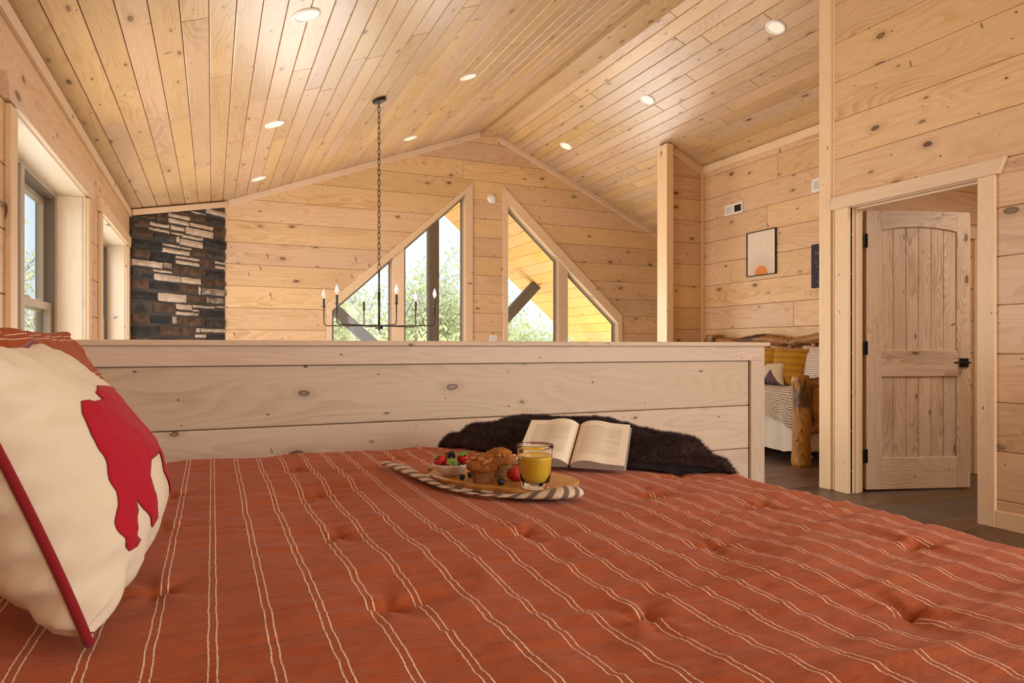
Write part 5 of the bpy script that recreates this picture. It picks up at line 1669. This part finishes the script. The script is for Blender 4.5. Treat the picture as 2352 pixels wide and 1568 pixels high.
wsm = ribbed('white_corded_pillow', (.70, .60, .51), (.16, .105, .085), .018, 1, .42)
P_ = Pillow(.235, .20, .08, pinch=.06, power=.5, sag=.1, seed=31, wr=.006)
o = P_.build('throw_pillow', wsm, n=48); tag(o, 'white pillow with fine dark ribs at the near end of the daybed', 'pillow'); pose(o, (5.22, 4.60, .865), (.12, -1, 0), (.25, 0, 1))
def geo_mat():
    m, q, b, c, n1, bp = fabric('cream_geometric_pillow', (.58, .45, .29), None, sheen=.1, weave=320, bumpk=.2, blot=.04)
    uv = q.n('ShaderNodeUVMap'); uv.uv_map = 'UVMap'
    sx = q.n('ShaderNodeSeparateXYZ'); q.l(uv.outputs[0], sx.inputs[0])
    u, v = sx.outputs[0], sx.outputs[1]
    nav = q.math('MULTIPLY', q.math('LESS_THAN', q.math('ADD', u, q.math('MULTIPLY', v, .2)), .012), q.math('GREATER_THAN', u, -.16))
    plum = q.math('LESS_THAN', q.math('ADD', q.math('ABSOLUTE', q.math('SUBTRACT', u, .075)), q.math('MULTIPLY', q.math('ADD', v, .02), .6)), .035)
    c2 = q.mix(plum, c, (.115, .065, .07))
    q.l(q.mix(nav, c2, (.022, .020, .06)), b.inputs['Base Color'])
    return m
P_ = Pillow(.20, .115, .06, pinch=.08, power=.5, sag=.1, seed=41, wr=.004)
o = P_.build('throw_pillow', geo_mat(), n=44); tag(o, 'small cream lumbar pillow with navy and plum shapes on the daybed', 'pillow'); pose(o, (5.00, 5.06, .775), (.15, -1, .10), (.25, .10, 1))

# ---------------------------------------------------------------- outside: porch roof, truss, ground, trees
YE = 11.8
def zp(x): return 3.76 - .847 * (x - 3.545)
porch = struct('roof', 'porch roof with an orange stained board soffit beyond the gable')
cp = math.hypot(1, .847)
frP = frame((3.545, YG + .15, 3.76), (0, 1, 0), (1, 0, -.847))
frQ = frame((3.545, YG + .15, 3.76), (0, -1, 0), (-1, 0, -.847))
rows([(0, 0), (YE - YG - .15, 0), (YE - YG - .15, 4.6), (0, 4.6)], frP, 0, .22, M['soffit'], porch, th=.02, lmin=1.4, lmax=2.4, gap=.004, seed=51)
rows([(-(YE - YG - .15), 0), (0, 0), (0, 4.6), (-(YE - YG - .15), 4.6)], frQ, 0, .22, M['soffit'], porch, th=.02, split=False, gap=.004, seed=52)
prism('deck', [[(0, 0), (YE - YG - .15, 0), (YE - YG - .15, 4.6), (0, 4.6)]], frP, -.12, 0, M['timber'], porch)
prism('deck', [[(-(YE - YG - .15), 0), (0, 0), (0, 4.6), (-(YE - YG - .15), 4.6)]], frQ, -.12, 0, M['timber'], porch)
tr_ = thing('timber_truss', 'dark weathered timber king post and struts carrying the porch roof', 'truss', (0, 11.05, 0))
def beam(name, p, q_, w, d):
    p = Vector(p); q_ = Vector(q_); ax = (q_ - p); L = ax.length; ax.normalize()
    s_ = Vector((0, 1, 0)); n_ = ax.cross(s_)
    bm = bmesh.new(); add_box(bm, (0, -d / 2, -w / 2), (L, d / 2, w / 2), .006)
    m_ = Matrix((ax, s_, n_)).transposed().to_4x4(); m_.translation = p
    o = obj(name, bm, M['timber'], tr_, False, m_)
beam('king_post', (3.43, 0, .10), (3.43, 0, 3.55), .175, .16)
beam('strut', (3.52, 0, .28), (3.52 + 1.92, 0, 2.24), .175, .14)
beam('strut', (3.34, 0, .28), (3.34 - 1.95, 0, 2.0), .175, .14)
beam('tie_beam', (-.8, 0, .05), (7.8, 0, .05), .22, .18)

gm_, gt_, gb2 = newmat('spring_ground')
q = NB(gt_); tc_ = q.n('ShaderNodeTexCoord')
q.l(q.mix(q.noise(tc_.outputs['Object'], .12, 5.0, .6), (.40, .38, .20), (.56, .49, .36)), gb2.inputs['Base Color']); gb2.inputs['Roughness'].default_value = 1.0
def ground_pt(i, j):
    x = -160 + 320 * i / 40; y = -60 + 300 * j / 40
    return (x, y, -3.6 + .6 * fbm(x * .03, y * .03) - (.0 if y < 20 else (y - 20) * .01))
g_ = grid_mesh('ground', 40, 40, ground_pt, gm_); g_['kind'] = 'structure'
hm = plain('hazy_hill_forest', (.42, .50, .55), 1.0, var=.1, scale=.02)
def hill_pt(i, j):
    a_ = PI * (-.15 + 1.3 * i / 60); r_ = 420 + 120 * (j / 6)
    return (r_ * math.cos(a_), r_ * math.sin(a_), -8 + (14 + 9 * fbm(i * .12, 3.3)) * math.sin(PI * j / 6))
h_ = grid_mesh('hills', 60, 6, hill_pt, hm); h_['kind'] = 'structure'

def leaf_mat(name, c0, c1):
    m, t, b = newmat(name); q = NB(t)
    g = q.n('ShaderNodeNewGeometry')
    q.l(q.mix(g.outputs['Random Per Island'], c0, c1), b.inputs['Base Color'])
    b.inputs['Roughness'].default_value = .7
    tl = q.n('ShaderNodeBsdfTranslucent'); q.l(q.mix(g.outputs['Random Per Island'], c0, c1), tl.inputs[0])
    mx = q.n('ShaderNodeMixShader'); mx.inputs[0].default_value = .45
    q.l(b.outputs[0], mx.inputs[1]); q.l(tl.outputs[0], mx.inputs[2]); q.l(mx.outputs[0], t.nodes['Material Output'].inputs[0])
    return m
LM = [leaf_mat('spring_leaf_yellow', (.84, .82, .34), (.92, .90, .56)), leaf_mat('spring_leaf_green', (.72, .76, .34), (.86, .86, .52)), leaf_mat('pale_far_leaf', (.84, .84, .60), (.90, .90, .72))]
def tree(label, x, y, h, spread, kind, seed, leaves=3500, lsz=.11, lean=0.0, bare=.35):
    z0 = -3.7 - (0 if y < 20 else (y - 20) * .01)
    t = thing('tree', label, 'tree', (x, y, z0), 0, 'spring trees beyond the porch')
    r2 = random.Random(seed)
    bm = bmesh.new(); tips = []
    def grow(p, d, L, r, lev):
        n = 4; pts = [p]; rad = [r]
        for k in range(n):
            d = (d + Vector((r2.uniform(-1, 1), r2.uniform(-1, 1), r2.uniform(-.3, .6))) * (.12 + .05 * lev)).normalized()
            p = p + d * L / n; pts.append(p); rad.append(r * (1 - .5 * (k + 1) / n))
            if lev >= 2: tips.append((p, d))
            if lev < 4 and (lev > 0 or k >= 1):
                for _ in range(2 if lev < 3 else 1):
                    az = r2.uniform(0, 2 * PI); o_ = d.orthogonal().normalized(); o_.rotate(Matrix.Rotation(az, 3, d))
                    nd = (d * r2.uniform(.35, .8) + o_ * spread * r2.uniform(.5, 1.0)).normalized()
                    grow(p, nd, L * r2.uniform(.48, .66), rad[-1] * .62, lev + 1)
        tube(bm, pts, rad, 5 if lev else 8, False)
    grow(Vector((0, 0, 0)), Vector((lean, 0, 1)).normalized(), h * .55, h * .017, 0)
    obj('trunk', bm, M['bark'], t, True)
    rs_ = np.random.RandomState(seed)
    T_ = np.array([tuple(p) for p, d in tips])
    T_ = T_[T_[:, 2] > h * bare] if (T_[:, 2] > h * bare).any() else T_
    c_ = T_[rs_.randint(0, len(T_), leaves)] + rs_.normal(0, h * .026, (leaves, 3))
    d1 = rs_.normal(0, 1, (leaves, 3)); d1 /= np.linalg.norm(d1, axis=1, keepdims=True)
    d2 = np.cross(d1, rs_.normal(0, 1, (leaves, 3))); d2 /= np.linalg.norm(d2, axis=1, keepdims=True)
    s_ = lsz * rs_.uniform(.6, 1.3, (leaves, 1))
    q4 = np.stack([c_ - d1 * s_, c_ + d2 * s_ * .55, c_ + d1 * s_, c_ - d2 * s_ * .55], 1).reshape(-1, 3)
    me = bpy.data.meshes.new('foliage')
    me.vertices.add(leaves * 4); me.loops.add(leaves * 4); me.polygons.add(leaves)
    me.vertices.foreach_set('co', q4.ravel()); me.loops.foreach_set('vertex_index', np.arange(leaves * 4)); me.polygons.foreach_set('loop_start', np.arange(0, leaves * 4, 4)); me.polygons.foreach_set('loop_total', np.full(leaves, 4))
    me.update()
    o = link('foliage', me, LM[kind], t); o['kind'] = 'stuff'
    return t
TREES = [('tall oak with fresh green leaves between the dark king post and window mullion', 9.6, 33, 9.6, .8, 1, 3, 3900, .10),
         ('leafy spring tree right of the king post in the left raked window', 14.2, 41, 10.8, .8, 1, 8, 3500, .10),
         ('crooked forked tree behind the chandelier rod', 6.6, 29, 8.6, .85, 1, 14, 2600, .095),
         ('yellow green tree left of the slanting strut', 5.6, 38, 8.6, .9, 0, 21, 2700, .10),
         ('yellow budding tree low behind the chandelier arms', 7.0, 23, 5.3, .9, 0, 27, 3400, .11),
         ('slim spring tree beyond the right raked window below the strut', 13.6, 29, 6.6, .8, 1, 33, 3200, .11),
         ('pale leafy tree in the right raked window beside the soffit', 16.4, 33, 7.0, .85, 2, 38, 3200, .12),
         ('thin branched tree seen through the window nearest the bed', -6.6, 30, 9.2, .9, 0, 44, 1500, .12)]
for a_ in TREES: tree(*a_)
r2 = random.Random(77)
for i in range(9):
    xx = -3 + i * 4.4 + r2.uniform(-.6, .6)
    side_ = ['first', 'second', 'third', 'fourth', 'fifth', 'sixth', 'seventh', 'eighth', 'last'][i]
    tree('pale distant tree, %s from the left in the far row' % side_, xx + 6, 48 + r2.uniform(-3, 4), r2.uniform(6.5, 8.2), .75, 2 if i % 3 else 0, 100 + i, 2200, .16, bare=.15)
bpy.context.view_layer.update()
